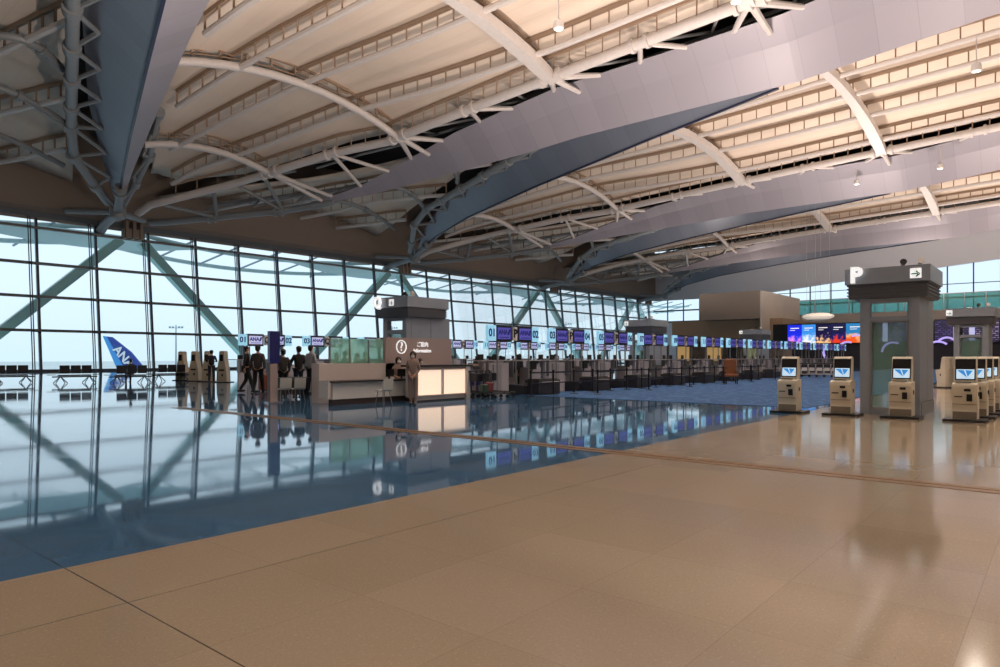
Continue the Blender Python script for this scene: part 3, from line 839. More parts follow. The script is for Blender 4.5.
# white glowing dome canopy
s = empty('luminous_dome', (96, ray_x(818, 96), 6.9), 0, 'white oval luminous canopy above the video wall', 'canopy', None, 'thing')
MB().ell((0, 0, 0), (1.6, 2.0, .5), 20, 8).build('shell', M['lumw'], s)
MB().ell((0, 0, -.3), (1.0, 1.3, .3), 16, 6).build('lower_ring', M['steel'], s)
m = MB()
for a in range(4): m.tube([(1.2 * math.cos(a * PI / 2), 1.4 * math.sin(a * PI / 2), .2), (1.2 * math.cos(a * PI / 2), 1.4 * math.sin(a * PI / 2), 16)], .015, 6)
m.build('hanger', M['steel_grey'], s)
# left end wall & right/near walls far outside the view (they close the hall)
struct('wall_left', MB().box((-25, 27, 13.5), (.6, 118, 27.6)), M['cream'])
struct('wall_front', MB().box((70, -32.3, 13.5), (190, .6, 27.6)), M['cream'])

# ------------------------------------------------------------------ towers
def make_tower(letter):
    root = empty('zone_tower', (0, 0, 0), -PI / 2)
    tag(root, 'x', 'tower', 'grey service towers carrying zone letters', 'thing')
    # local: front faces -Y, left = -X ; width 1.3 (x), depth 3 (y)
    m = MB()
    for x in (-.5, .66): m.box((x, .1, 1.58), (.24, .24, 3.16))
    m.box((.08, .1, 2.58), (.92, .2, .12)); m.box((.08, .1, .1), (.92, .2, .2)); m.box((.08, .1, 3.06), (.92, .2, .12))
    m.build('front_frame', M['tower'], root, False)
    MB().box((.08, .12, 1.35), (.9, .03, 2.3)).build('glass_panel', M['glassdoor'], root, False)
    m = MB()
    for x in (-.35, .51): m.box((x, .01, 1.35), (.05, .06, 2.35))
    m.box((.08, .01, 2.5), (.8, .06, .05)); m.build('door_trim', M['ss'], root, False)
    for x in (.62,):
        for i in range(2): MB().box((x, .78 + i * 1.1, 1.75), (.31, 1.08, 2.8)).build('side_panel', M['tower'], root, False)
        MB().box((x, 1.32, .17), (.35, 2.2, .34)).build('kick_plate', M['ss'], root, False)
    MB().box((.04, .95, 3.73), (2.0, 2.3, .42)).build('header', M['tower'], root, False)
    m = MB()
    for i in range(8): m.box((.04, .95, 3.49 - i * .045), (1.92 - (i % 2) * .06, 2.2 - (i % 2) * .06, .035))
    m.box((.04, .95, 3.32), (1.82, 2.1, .38)); m.build('louvre', M['towerdark'], root, False)
    sx = {'P': .72, 'Q': .1}.get(letter, -.78)
    p = MB().box((sx, -.215, 3.72), (.25, .03, .25)).build('arrow_sign', M['letter'], root, False)
    text_on('arrow', '\u2192', .25, M['green'], p, (sx, -.235, 3.70), .003, .006)
    if letter: text_on('zone_letter', letter, .58, M['letter'], root, (-.66, -.3, 3.74), .05, .02)
    for i, x in enumerate((.35, .75)):
        m = MB(); m.tube([(x, .35, 3.9), (x, .35, 4.02)], .02, 8); m.tube([(x - .02, .42, 4.04), (x + .02, .26, 4.1)], [.05, .085], 12)
        o = m.build('floodlight', M['black'] if i == 0 else M['white'], root)
    MB().tube([(-.1, .3, 3.93), (.1, .3, 3.93)], .06, 8).build('dome_lamp', M['white'], root)
    return root
tow = [('P', (20.6, 3.68), 'grey service tower with large white P, beside the cream kiosks'),
       ('Q', (18.3, 20.75), 'grey service tower with white Q, behind the information board'),
       ('', (40.2, 3.6), 'smaller grey tower at the right edge behind the kiosk row'),
       ('', (39.4, 21.1), 'grey tower above the check-in signs near the middle of the row'),
       ('', (59.7, 21.1), 'farthest grey tower, above the distant check-in signs by the tan wall')]
for L, (x, y), lab in tow:
    t = make_tower(L); t.location = (x, y, 0); t['label'] = lab
def uplight(x, y, e, size=1.0, z=4.15, col=(1, .83, .73), rx=0, ry=0):
    l = bpy.data.lights.new('tower_and_fill_uplight', 'AREA'); l.shape = 'DISK'; l.size = size; l.energy = e; l.color = col  # also serves added fill lamps that stand on no tower
    o = bpy.data.objects.new('tower_and_fill_uplight', l); COL.objects.link(o); o.location = (x, y, z); o.rotation_euler = (PI + rx, ry, 0)
    return o
for (x, y, e) in ((21.5, 3.7, 2900), (19.5, 20.5, 6200), (41, 3.6, 1500), (40.3, 21, 2500), (60.6, 21, 2300), (61, 3.6, 1500), (83, 21, 2800), (83, 3.6, 2400), (105, 21, 2800), (100, 50, 900), (22, -14, 900), (42, -14, 1100), (64, -14, 1200), (88, -14, 1600), (126, 3.6, 2600)):
    uplight(x, y, e * 1.35, z=4.3 if x < 95 else 8.5)

# downlights hanging under the purlins
def downlight(x, y, e, i):
    root = empty('ceiling_spotlight', (x, y, 22.6), 0, 'small white ceiling downlight, %s of those hanging under the roof' % ordn(i), 'ceiling light', 'ceiling downlights', 'thing')
    MB().lathe([(.30, 0), (.34, .05), (.32, .5), (.12, .62)], n=14).build('housing', M['white'], root)
    MB().lathe([(.26, -.01), (.26, .01)], n=14).build('lamp_lens', M['lampw'], root)
    MB().tube([(0, 0, .6), (0, 0, 2.6)], .04, 6).build('stem', M['steel'], root)
    l = bpy.data.lights.new('downlight', 'AREA'); l.shape = 'DISK'; l.size = .9; l.energy = e * .74; l.color = (1, .88, .77); l.spread = R(150)
    o = bpy.data.objects.new('downlight', l); COL.objects.link(o); o.location = (x, y, 22.5)
for i, (x, y, e) in enumerate(((2, -14, 330), (18, -16, 450), (5, -9, 480), (21, -1.2, 560), (32, -6, 760), (26, 8, 700), (45, 8, 800), (61, 5, 900), (91.6, 19.5, 900), (90, 10.7, 900), (14, 12, 420), (40, 15, 700), (36, 25, 700), (3, 5, 460))):
    downlight(x, y, e, i)
for (x, y, e) in ((140, 20, 3000), (142, -6, 3000), (140, 48, 1500)): uplight(x, y, e, z=11)  # unseen fill lamps added to brighten the hall end, no tower here

# ------------------------------------------------------------------ kiosks
def make_kiosk():
    root = empty('check_in_kiosk', (0, 0, 0), -PI / 2); tag(root, 'x', 'kiosk', None, 'thing')
    MB().box((0, -.02, .03), (.86, .8, .06)).build('base_plate', M['mat'], root, False, .01)
    prof = [(-.26, .06), (.2, .06), (.2, 1.5), (.15, 1.56), (.03, 1.56), (-.02, 1.5), (-.1, .98), (-.30, .90), (-.31, .82), (-.24, .3)]
    low = [(-.26, .06), (.2, .06), (.2, .93), (-.10, .93), (-.30, .90), (-.31, .82), (-.24, .3)]
    m = MB(); m.prism(low, -.255, .255, 'x'); m.build('body', M['kiosk'], root, False, .012)
    up = [(-.1, .93), (.17, .93), (.17, 1.5), (.13, 1.56), (.03, 1.56), (-.02, 1.5)]
    MB().prism(up, -.225, .225, 'x').build('screen_head', M['kiosk'], root, False, .02)
    MB().prism([(-.26, .07), (-.2, .07), (-.2, .24), (-.245, .24)], -.24, .24, 'x').build('plinth', M['kioskdark'], root, False)
    # tilted screen panel
    def face(u0, u1, w0, w1, off, name, mat):   # along slope from (-.1,.98) to (-.02,1.5)
        a = Vector((-.1, .98)); b = Vector((-.02, 1.5)); t = (b - a); n = Vector((-t.y, t.x)).normalized()
        p0 = a + t * u0 + n * off; p1 = a + t * u1 + n * off; q0 = a + t * u0 + n * (off - .02); q1 = a + t * u1 + n * (off - .02)
        MB().quadstrip([[(x, p0.x, p0.y), (x, p1.x, p1.y), (x, q1.x, q1.y), (x, q0.x, q0.y)] for x in (w0, w1)]).build(name, mat, root, False)
    face(.03, 1.0, -.205, .205, .008, 'bezel', M['black'])
    face(.08, .52, -.18, .18, .014, 'touch_screen', M['screenw'])
    a = Vector((-.1, .98)); t = Vector((.08, .52)); n = Vector((-.52, .08)).normalized()
    m = MB()
    for tri in (((-.17, .48), (-.03, .48), (.04, .14)), ((.0, .48), (.15, .46), (.05, .18))):
        pts = []
        for off in (.017, .015):
            for x, u in tri: pts.append((x, a.x + t.x * u + n.x * off, a.y + t.y * u + n.y * off))
        m.v += pts; b0 = len(m.v) - 6
        m.f += [(b0, b0 + 1, b0 + 2), (b0 + 3, b0 + 5, b0 + 4), (b0, b0 + 3, b0 + 4, b0 + 1), (b0 + 1, b0 + 4, b0 + 5, b0 + 2), (b0 + 2, b0 + 5, b0 + 3, b0)]
    m.build('screen_graphic', M['screenb'], root, False)
    MB().box((-.02, -.215, .945), (.3, .1, .02), ).build('ledge_slot', M['black'], root, False)
    MB().box((-.12, -.292, .60), (.16, .03, .025)).build('card_slot', M['black'], root, False)
    MB().box((.06, -.30, .76), (.13, .03, .06)).build('reader_window', M['black'], root, False)
    MB().box((.1, -.29, .58), (.11, .04, .17)).build('printer_slot', M['black'], root, False)
    MB().box((.262, -.05, .66), (.02, .05, .1)).build('side_latch', M['black'], root, False)
    MB().box((0, -.265, .42), (.48, .02, .012)).build('panel_seam', M['kioskdark'], root, False)
    return root
kp = make_kiosk()
ks = [(19.85, 5.92, 'cream check-in kiosk standing alone on the blue carpet side, farthest from the P tower'),
      (19.85, 4.56, 'cream check-in kiosk just left of the P tower'),
      (19.85, 3.18, 'cream check-in kiosk standing right before the P tower doorway'),
      (19.85, 1.84, 'cream check-in kiosk heading the row at the right edge'),
      (21.2, 1.75, 'second cream kiosk of the row at the right edge, mostly hidden'),
      (22.6, 1.7, 'third cream kiosk of the row at the right edge, mostly hidden'),
      (24.1, 1.66, 'fourth cream kiosk, backmost of the row at the right edge')]
for i, (x, y, lab) in enumerate(ks): put(kp, i == 0, (x, y, 0), -PI / 2, lab, 'cream check-in kiosks by the P tower')
for i, (px, py) in enumerate(((945, 388), (949, 386))):
    x, y, _ = gp(px, py); put(kp, False, (x, y, 0), R(150), 'cream kiosk turned sideways behind the P tower row, %s' % ('nearer one' if i == 0 else 'farther one'), 'sideways kiosks')
M['bagdrop'] = pm('bag_drop_taupe', (176, 166, 146), .45)
def make_bagdrop():
    root = empty('bag_drop_kiosk', (0, 0, 0)); tag(root, 'x', 'kiosk', None, 'thing')
    MB().prism([(-.32, 0), (.32, 0), (.3, .7), (.17, 1.4), (.15, 1.85), (.1, 1.92), (-.1, 1.92), (-.15, 1.85), (-.17, 1.4), (-.3, .7)], -.3, .3, 'y').build('body', M['bagdrop'], root, False, .015)
    MB().box((0, -.31, 1.5), (.2, .03, .4)).build('screen', M['black'], root, False)
    MB().box((0, -.31, .75), (.32, .03, .1)).build('slot', M['black'], root, False)
    MB().box((.05, -.31, .45), (.1, .03, .14)).build('printer_slot', M['black'], root, False)
    MB().box((0, 0, .02), (1.0, .8, .04)).build('base_plate', M['mat'], root, False)
    return root
bk = make_bagdrop()
for i, px in enumerate((182.5, 195.5, 208.5, 223.5)):
    x = 21.2; y = ray_x(px, x)
    put(bk, i == 0, (x, y, 0), -R(50), ['taupe wedge-shaped kiosk leftmost of the row before the windows', 'taupe wedge-shaped kiosk left of the navy-suited man', 'taupe wedge-shaped kiosk right behind the navy-suited man', 'taupe wedge-shaped kiosk right of the navy-suited man', 'taupe wedge-shaped kiosk last of the row, by the couple'][i], 'wedge-shaped kiosks before the windows')

# ------------------------------------------------------------------ sign groups and counters
def make_sign(a, b, letter, pale, X, Y, lab, grp, full=True):
    root = empty('number_sign', (X, Y, 0), 0, lab, 'sign', grp, 'thing')
    z = 2.5
    def panel(x, w, txt):
        p = MB().box((x, 0, z), (w, .12, .62)).build('number_panel', M['numpan'], root, False)
        text_on('number', txt, .42, M['num'], p, (x, -.07, z), .004, .012)
    def screen(x, w):
        MB().box((x, .03, z), (w, .14, .68)).build('screen_frame', M['frame'], root, False)
        s_ = MB().box((x, -.05, z), (w - .2, .03, .46)).build('screen', M['scrw'] if pale else M['scr'], root, False)
        text_on('airline_lettering', 'ANA', .27, M['scrt'], s_, (x - .08, -.07, z + .04), .002, .01)
        m = MB(); m.prism([(x + .2, z - .06), (x + .28, z + .16), (x + .4, z + .16), (x + .3, z - .06)], -.073, -.068, 'y'); m.build('airline_stripes', M['scrt'], s_, False)
        m = MB(); m.box((x, -.07, z - .16), (w * .6, .006, .03)); m.build('caption_line', M['scrt'], s_, False)
    panel(.3, .5, a); screen(1.06, 1.0)
    p = MB().box((1.78, 0, z), (.28, .1, .56)).build('letter_panel', M['white'], root, False)
    text_on('zone_letter', letter, .46, M['black'], p, (1.78, -.06, z), .004, .015)
    screen(2.44, .96)
    panel(3.15, .44, b)
    m = MB()
    for x in (.75, 1.95, 2.8): m.tube([(x, .05, 0.02), (x, .05, 2.2)], .028, 8)
    m.build('post', M['steel_grey'], root)
    return root
NP = 14; LP = 4.1
for n in range(NP):
    X = 20.1 + LP * n
    a, b = '%02d' % (2 * n + 1), '%02d' % (2 * n + 2)
    make_sign(a, b, 'P', False, X, 17.4, 'lit sign with numbers %s and %s and airline screens over the P counters' % (a, b), 'number signs over the P counters')
for n in range(12):
    X = 19.5 + LP * n
    a, b = '%02d' % (2 * n + 1), '%02d' % (2 * n + 2)
    make_sign(a, b, 'Q', True, X, 34.9, 'pale lit sign with numbers %s and %s over the Q counters by the windows' % (a, b), 'number signs over the Q counters')

def make_counter():
    root = empty('check_in_counter', (0, 0, 0)); tag(root, 'x', 'counter', None, 'thing')
    MB().box((1.0, .15, .66), (1.55, .12, 1.32)).build('front_panel', M['counter'], root, False)
    MB().box((1.0, .07, .70), (.5, .05, 1.1)).build('access_panel', pm('counter_panel_shade', (146, 144, 150), .4), root, False)
    MB().box((2.05, .5, 1.40), (4.0, .8, .05)).build('worktop', M['counter'], root, False)
    MB().box((3.65, .4, .55), (.75, .6, 1.1)).build('desk_unit', M['counter'], root, False)
    m = MB(); m.box((2.55, -.1, .2), (1.35, 1.0, .4)); m.build('conveyor', M['counterd'], root, False, .02)
    MB().box((2.55, -.6, .42), (1.3, .06, .12)).build('scale_edge', M['ss'], root, False)
    MB().box((2.55, .9, .75), (1.6, .08, 1.3)).build('back_panel', M['counter'], root, False)
    for x in (.35, 1.92):
        MB().box((x, .2, 1.05), (.05, .5, .7)).build('divider', M['ss'], root, False)
    for x, w in ((2.15, .42), (3.35, .38)):
        m = MB(); m.box((x, .0, 1.2), (w, .06, .36)); m.tube([(x, .05, 1.05), (x, .1, .9)], .03, 6); m.build('monitor', M['black'], root, False)
    for x in (.6, 1.5, 3.1):
        m = MB(); m.box((x, .6, 1.54), (.3, .05, .24)); m.box((x, .65, 1.43), (.16, .16, .02)); m.build('desk_screen', M['black'], root, False)
    return root
cp = make_counter()
for n in range(NP):
    a, b = '%02d' % (2 * n + 1), '%02d' % (2 * n + 2)
    put(cp, n == 0, (20.1 + LP * n, 17.6, 0), 0, 'grey check-in counter with dark conveyor under the P sign %s and %s' % (a, b), 'check-in counters of the P row')
for n in range(9):
    a, b = '%02d' % (2 * n + 1), '%02d' % (2 * n + 2)
    put(cp, False, (19.5 + LP * n, 35.1, 0), 0, 'grey check-in counter under the pale Q sign %s and %s' % (a, b), 'check-in counters of the Q row')
# dark baggage boxes standing in front of counters
def baggage_box():
    root = empty('baggage_scale', (0, 0, 0)); tag(root, 'x', 'baggage scale', None, 'thing')
    MB().box((0, 0, .3), (1.5, .75, .6)).build('housing', M['counterd'], root, False, .02)
    MB().box((0, 0, .62), (1.3, .6, .04)).build('belt', M['black'], root, False)
    MB().tube([(-.6, -.42, .5), (.6, -.42, .5)], .025, 6).build('bumper_rail', M['ss'], root)
    return root
bb = baggage_box()
for n in range(11):
    put(bb, n == 0, (22.75 + LP * n + .2, 16.75, .012), 0, 'dark baggage scale in front of the P counter below numbers %02d and %02d' % (2 * n + 1, 2 * n + 2), 'baggage scales before the P counters')
# belt barrier posts with belts
def make_post():
    root = empty('belt_post', (0, 0, 0)); tag(root, 'x', 'barrier post', None, 'thing')
    MB().lathe([(.18, 0), (.18, .02), (.05, .04)], n=16).build('base', M['black'], root)
    MB().tube([(0, 0, .03), (0, 0, .95)], .034, 10).build('pole', M['black'], root)
    MB().lathe([(.04, .9), (.05, .92), (.05, 1.0), (.03, 1.02)], n=12).build('head', M['black'], root)
    m = MB(); m.box((.75, 0, .92), (1.44, .012, .06)); m.box((.75, 0, .50), (1.44, .012, .05)); m.build('belt', M['belt'], root, False)
    return root
bp = make_post()
for i in range(18):
    put(bp, i == 0, (21.1 + 1.5 * i, 15.95, .012), 0, '%s black belt barrier post from the cart cluster, along the P counters' % ordn(i), 'belt posts along the P counters')
for i in range(7):
    put(bp, False, (24.3 + 4.5 * i, 14.9, .012), R(8), '%s black belt post of the front line out on the blue carpet' % ordn(i), 'belt posts on the carpet')

# ------------------------------------------------------------------ luggage trolleys
def make_cart(fm='counterd', bm='navy'):
    root = empty('luggage_trolley', (0, 0, 0)); tag(root, 'x', 'trolley', None, 'thing')
    m = MB()
    m.tube([(-.3, -.45, .18), (-.25, .45, .22), (.25, .45, .22), (.3, -.45, .18), (-.3, -.45, .18)], .02, 6)
    for i in range(5): m.tube([(-.28, -.35 + .18 * i, .2), (.28, -.35 + .18 * i, .2)], .012, 6)
    m.tube([(-.25, .45, .22), (-.27, .5, 1.0), (.27, .5, 1.0), (.25, .45, .22)], .02, 6)
    m.build('frame', M[fm], root)
    m = MB(); m.box((0, .38, .78), (.5, .26, .30)); m.build('basket', M['counterd'], root, False)
    MB().tube([(-.28, .52, 1.02), (.28, .52, 1.02)], .028, 8).build('handle', M['black'], root)
    for x, y in ((-.28, .4), (.28, .4), (0, -.4)): MB().tube([(x - .02, y, .07), (x + .02, y, .07)], .07, 10).build('wheel', M['tyre'], root)
    MB().box((0, .51, .6), (.4, .02, .26)).build('advert_board', M[bm], root, False)
    return root
tr = make_cart()
for i, (px, py) in enumerate(((479, 397), (485, 398.5), (491, 397.5), (497, 398), (503, 396.5))):
    x, y, _ = gp(px, py); put(tr, i == 0, (x, y, 0), R(15 + 5 * i), '%s dark luggage trolley from the lit counter, beside the belt barrier' % ordn(i), 'trolleys beside the lit information counter')
tr = make_cart('white', 'white')
for row in range(2):
    for i in range(7):
        X = 56 + row * 4; Y = ray_x(800 + 7.5 * i, X)
        put(tr, row == 0 and i == 0, (X, Y, .012), R(80), '%s trolley from the window side, %s distant row of nested trolleys' % (ordn(i), 'nearer' if row == 0 else 'farther'), 'distant trolleys across the carpet')
def bag(name, loc, mat, sz, label, rz=0, group=None):
    root = empty(name, loc, rz, label, 'bag', group, 'thing')
    MB().box((0, 0, sz[2] / 2 + .05), sz).build('shell', mat, root, False, .04)
    m = MB(); m.tube([(-sz[0] * .25, 0, sz[2] + .04), (-sz[0] * .25, 0, sz[2] + .2), (sz[0] * .25, 0, sz[2] + .2), (sz[0] * .25, 0, sz[2] + .04)], .012, 6); m.build('handle', M['black'], root)
    for x in (-.4, .4): MB().tube([(sz[0] * x - .02, 0, .035), (sz[0] * x + .02, 0, .035)], .035, 8).build('wheel', M['tyre'], root)
bag('suitcase', gp(264, 391), M['case'], (.48, .3, .68), 'rust brown upright suitcase beside the couple in dark coats', R(-20))
bag('bag', (gp(489, 399)[0], gp(489, 399)[1], .22), M['red'], (.3, .22, .35), 'small red bag lying on the trolleys')
bag('bag', (gp(484, 400)[0], gp(484, 400)[1], .22), M['cgreen'], (.28, .22, .3), 'small green bag lying on the trolleys')
sx0, sx1 = ray_y(467, 19.3), ray_y(511, 19.3)
o = empty('service_counter', ((sx0 + sx1) / 2, 19.3, 0), 0, 'pale service counter with tan top behind the dark luggage trolleys', 'counter', None, 'thing')
MB().box((0, 0, .58), (sx1 - sx0 - .1, .5, 1.16)).build('body', M['counter'], o, False)
MB().box((0, 0, 1.22), (sx1 - sx0 + .1, .7, .06)).build('counter_top', M['tanwall'], o, False)
for x in (-.7, .2, .9):
    m = MB(); m.box((x, .05, 1.45), (.36, .05, .26)); m.box((x, .08, 1.28), (.14, .14, .06)); m.build('desk_screen', M['black'], o, False)
# tan seat in distance (orange)
x, y, _ = gp(731, 384)
o = empty('armchair', (x, y, .012), R(-60), 'tan leather wheelchair-like seat before the distant P counters', 'chair', None, 'thing')
MB().box((0, 0, .48), (.7, .7, .16)).build('seat', M['orange'], o, False, .03)
MB().box((0, .33, .95), (.7, .14, .95)).build('backrest', M['orange'], o, False, .03)
for x in (-.3, .3):
    MB().box((x, 0, .68), (.08, .6, .08)).build('armrest', M['orange'], o, False)
    for y in (-.28, .28): MB().tube([(x, y, 0), (x, y, .42)], .025, 8).build('leg', M['black'], o)

# ------------------------------------------------------------------ information desk
def info_desk():
    Yd = 19.2
    xl = ray_y(305, Yd); xr = ray_y(386, Yd)
    root = empty('information_desk', (xl, Yd, 0), 0, 'white information desk with backlit woven front panels', 'desk', None, 'thing')
    def P(x, y): return x - xl, y - Yd
    W = xr - xl
    MB().box((.86, .19, .665), (.66, .42, 1.33)).build('end_pier', M['desk'], root, False, .01)
    MB().box((W / 2 + .77, .17, .66), (W - .86 + .2, .3, 1.32)).build('rear_wall', M['desk'], root, False)
    # low desk front
    ax = ray_y(332, 18.0) - xl; bx = ray_y(409, 18.0) - xl
    MB().box(((ax + bx) / 2, -1.2, .45), (bx - ax, .08, .52)).build('modesty_panel', M['white'], root, False)
    MB().box(((ax + bx) / 2, -1.0, .75), (bx - ax + .1, .8, .05)).build('low_top', M['deskdark'], root, False)
    MB().box(((ax + bx) / 2, -1.05, .09), (bx - ax - .1, .2, .18)).build('plinth', M['plinth'], root, False)
    MB().box((ax - .12, -.95, .5), (.06, .5, .55)).build('side_panel', M['white'], root, False)
    # tall lit counter
    lx = ray_y(416, 17.1) - xl + .02; rx = ray_y(466, 17.1) - xl; y0 = 17.1 - Yd
    wd = rx - lx
    MB().box(((lx + rx) / 2, y0 + .30, .63), (wd, .5, 1.16)).build('lit_carcass', M['desk'], root, False)
    for i in range(2):
        cx = lx + wd * (.25 + .5 * i)
        o = MB().box((0, 0, 0), (wd / 2 - .08, .03, .86)).build('backlit_panel', M['litpanel'], root, False)
        o.location = (cx, y0 + .03, .66)
        m = MB(); w2, h2 = wd / 2 - .04, .9
        for sx in (-1, 1): m.box((cx + sx * w2 / 2, y0 + .0, .66), (.04, .1, h2 + .04))
        for sz in (-1, 1): m.box((cx, y0 + .0, .66 + sz * h2 / 2), (w2, .1, .04))
        m.build('panel_frame', M['desk'], root, False)
    MB().box(((lx + rx) / 2 + .1, y0 + .3, 1.24), (wd + .45, .72, .06)).build('high_top', M['deskdark'], root, False)
    MB().box((rx + .12, y0 + .3, .6), (.22, .62, 1.2)).build('right_pier', M['white'], root, False)
    MB().box(((lx + rx) / 2, y0 + .32, .08), (wd, .5, .16)).build('lit_plinth', M['plinth'], root, False)
    # board
    bw0, bw1 = ray_y(386, Yd) - xl, ray_y(452, Yd) - xl
    b = MB().box(((bw0 + bw1) / 2, .1, 1.55), (bw1 - bw0, .16, 1.45)).build('sign_board', M['board'], root, False)
    cx = ray_y(401.5, Yd) - xl
    m = MB()
    rings = []
    for j in range(33):
        a = 2 * PI * j / 32
        rings.append([(cx + r * math.cos(a), y, 1.93 + r * math.sin(a)) for r, y in ((.225, -.01), (.255, -.01), (.255, .03), (.225, .03))])
    m.quadstrip(rings, True, False).build('symbol_ring', M['letter'], b)
    text_on('question_mark', '?', .46, M['letter'], b, (cx, 0.0, 1.93), .012, .0)
    tx = ray_y(422.5, Yd) - xl
    text_on('japanese_lettering', 'ご案内', .21, M['letter'], b, (tx, 0, 2.02), .008, .0)
    text_on('english_lettering', 'Information', .20, M['letter'], b, (tx, 0, 1.79), .008, .001)
    return xl, Yd
xl, Yd = info_desk()
# frosted green screen
gx0, gx1 = ray_y(330, 20.0), ray_y(386, 20.0)
root = empty('glass_screen', ((gx0 + gx1) / 2, 20.0, 0), 0, 'green frosted glass partition behind the white information desk', 'glass screen', None, 'thing')
for i in range(3):
    w_ = (gx1 - gx0) / 3
    MB().box((-(gx1 - gx0) / 2 + w_ * (i + .5), 0, 1.72), (w_ - .03, .03, 1.0)).build('glass_panel', M['frost'], root, False)
m = MB()
for i in range(4): m.box((-(gx1 - gx0) / 2 + w_ * i, 0, 1.1), (.04, .04, 2.2))
m.build('support_post', M['ss'], root, False)
# navy signage pillar
x, y, _ = gp(273.5, 403)
root = empty('signage_pillar', (x, y, 0), R(-8), 'slim pillar with navy display, left of the information desk', 'pillar', None, 'thing')
MB().box((-.02, 0, .67), (.26, .16, 1.3)).build('lower_panel', M['board'], root, False)
MB().box((0.01, 0, 1.88), (.36, .18, 1.08)).build('display_panel', M['navy'], root, False)
MB().tube([(-.19, -.03, 0), (-.19, -.03, 1.35)], .035, 8).build('post', M['ss'], root)
MB().box((0, 0, .02), (.5, .4, .04)).build('base_plate', M['ss'], root, False)
# chairs
def make_chair():
    root = empty('shell_chair', (0, 0, 0)); tag(root, 'x', 'chair', None, 'thing')
    prof = [(.19, .46), (-.15, .44), (-.22, .5), (-.26, .86), (-.23, .86), (-.185, .52), (-.13, .475), (.19, .49)]
    MB().prism([(-a, b) for a, b in prof], -.21, .21, 'x').build('shell', M['chairw'], root, False, .008)
    for x in (-.17, .17):
        for y in (-.15, .17): MB().tube([(x * .8, y * .8, .45), (x * 1.15, y * 1.2, 0)], .014, 8).build('leg', M['ss'], root)
    return root
ch = make_chair()
for i, (px, py, rz, lab) in enumerate(((383.5, 404.5, 180, 'white shell chair in front of the low information desk'), (283, 402.5, 172, 'white shell chair nearest the navy signage pillar'), (297.5, 402, 170, 'white shell chair touching the white desk end pier'))):
    x, y, _ = gp(px, py); put(ch, i == 0, (x, y, 0), R(rz), lab, 'white shell chairs', .98)
x, y, _ = gp(291, 398)
root = empty('side_table', (x, y, 0), 0, 'small dark-topped table behind the pair of white shell chairs', 'table', None, 'thing')
MB().box((0, 0, .76), (1.3, .55, .05)).build('table_top', M['deskdark'], root, False)
MB().box((0, .2, .4), (1.2, .05, .55)).build('modesty_panel', M['plinth'], root, False)
for x in (-.58, .58): MB().box((x, 0, .37), (.05, .5, .74)).build('leg', M['deskdark'], root, False)
# monitors on the low desk
for i, (px) in enumerate((391, 403)):
    X = ray_y(px, 18.1)
    root = empty('monitor', (X, 18.15, .775), R(10 - 20 * i), 'black monitor on the low information desk, %s' % ('by the white chair' if i == 0 else 'beside the standing woman'), 'monitor', 'monitors on the low desk', 'thing')
    MB().box((0, 0, .22), (.40, .03, .26)).build('screen', M['black'], root, False)
    MB().box((0, .04, .05), (.05, .04, .12)).build('stand', M['black'], root, False)
    MB().box((0, .04, .006), (.22, .16, .012)).build('foot', M['black'], root, False)

# ------------------------------------------------------------------ benches
def make_bench(n):
    root = empty('beam_bench', (0, 0, 0)); tag(root, 'x', 'bench', None, 'thing')
    W = n * .54
    MB().rect([(-W / 2 - .3, 0, .36), (W / 2 + .3, 0, .36)], .09, .07).build('beam', M['black'], root, False)
    for i in range(n):
        x = -W / 2 + .54 * (i + .5)
        MB().box((x, -.12, .44), (.5, .5, .07)).build('seat', M['bench'], root, False, .015)
        MB().box((x, .17, .78), (.49, .07, .46)).build('backrest', M['bench'], root, False, .015)
    for x in (-W / 2 - .1, -.0, W / 2 + .1) if n > 3 else (-W / 2 + .1, W / 2 - .1):
        m = MB(); m.tube([(x - .28, -.3, .02), (x, 0, .38), (x + .28, .3, .02)], .025, 6); m.tube([(x + .28, -.3, .02), (x, 0, .38), (x - .28, .3, .02)], .025, 6); m.build('leg', M['black'], root)
    for x in (-W / 2 - .3, W / 2 + .3): MB().box((x, -.12, .47), (.4, .4, .03)).build('side_tray', M['bench'], root, False)
    return root
bz = make_bench(3)
for i, (px, py, lab) in enumerate(((11, 383, 'black beam bench cut by the left edge, before the glass wall'), (75, 383, 'empty black beam bench, middle of the three before the glass'), (131, 383, 'black beam bench under the seated person before the aircraft tail'), (171, 381, 'black beam bench mostly hidden beside the taupe kiosks'))):
    x, y, _ = gp(px, py); put(bz, i == 0, (x, y, 0), R(180 - 6), lab, 'beam benches before the glass wall', 1.05)

# ------------------------------------------------------------------ people
def skin_mesh(nodes, edges, sub=1):
    me = bpy.data.meshes.new('sk'); me.from_pydata([n[0] for n in nodes], edges, [])
    o = bpy.data.objects.new('sk', me); COL.objects.link(o)
    md = o.modifiers.new('s', 'SKIN'); md.use_smooth_shade = True
    if not me.skin_vertices:
        bm = bmesh.new(); bm.from_mesh(me); bm.verts.layers.skin.verify(); bm.to_mesh(me); bm.free()
    for i, n in enumerate(nodes):
        r = n[1]; me.skin_vertices[0].data[i].radius = (r, r) if not isinstance(r, tuple) else r
        me.skin_vertices[0].data[i].use_root = (i == 0)
    if sub:
        m2 = o.modifiers.new('u', 'SUBSURF'); m2.levels = sub
    dg = bpy.context.evaluated_depsgraph_get(); dg.update()
    out = bpy.data.meshes.new_from_object(o.evaluated_get(dg))
    bpy.data.objects.remove(o); bpy.data.meshes.remove(me)
    for p in out.polygons: p.use_smooth = True
    return out
def link_mesh(name, me, mat, parent):
    me.materials.clear(); me.materials.append(mat)
    o = bpy.data.objects.new(name, me); COL.objects.link(o); o.parent = parent
    return o
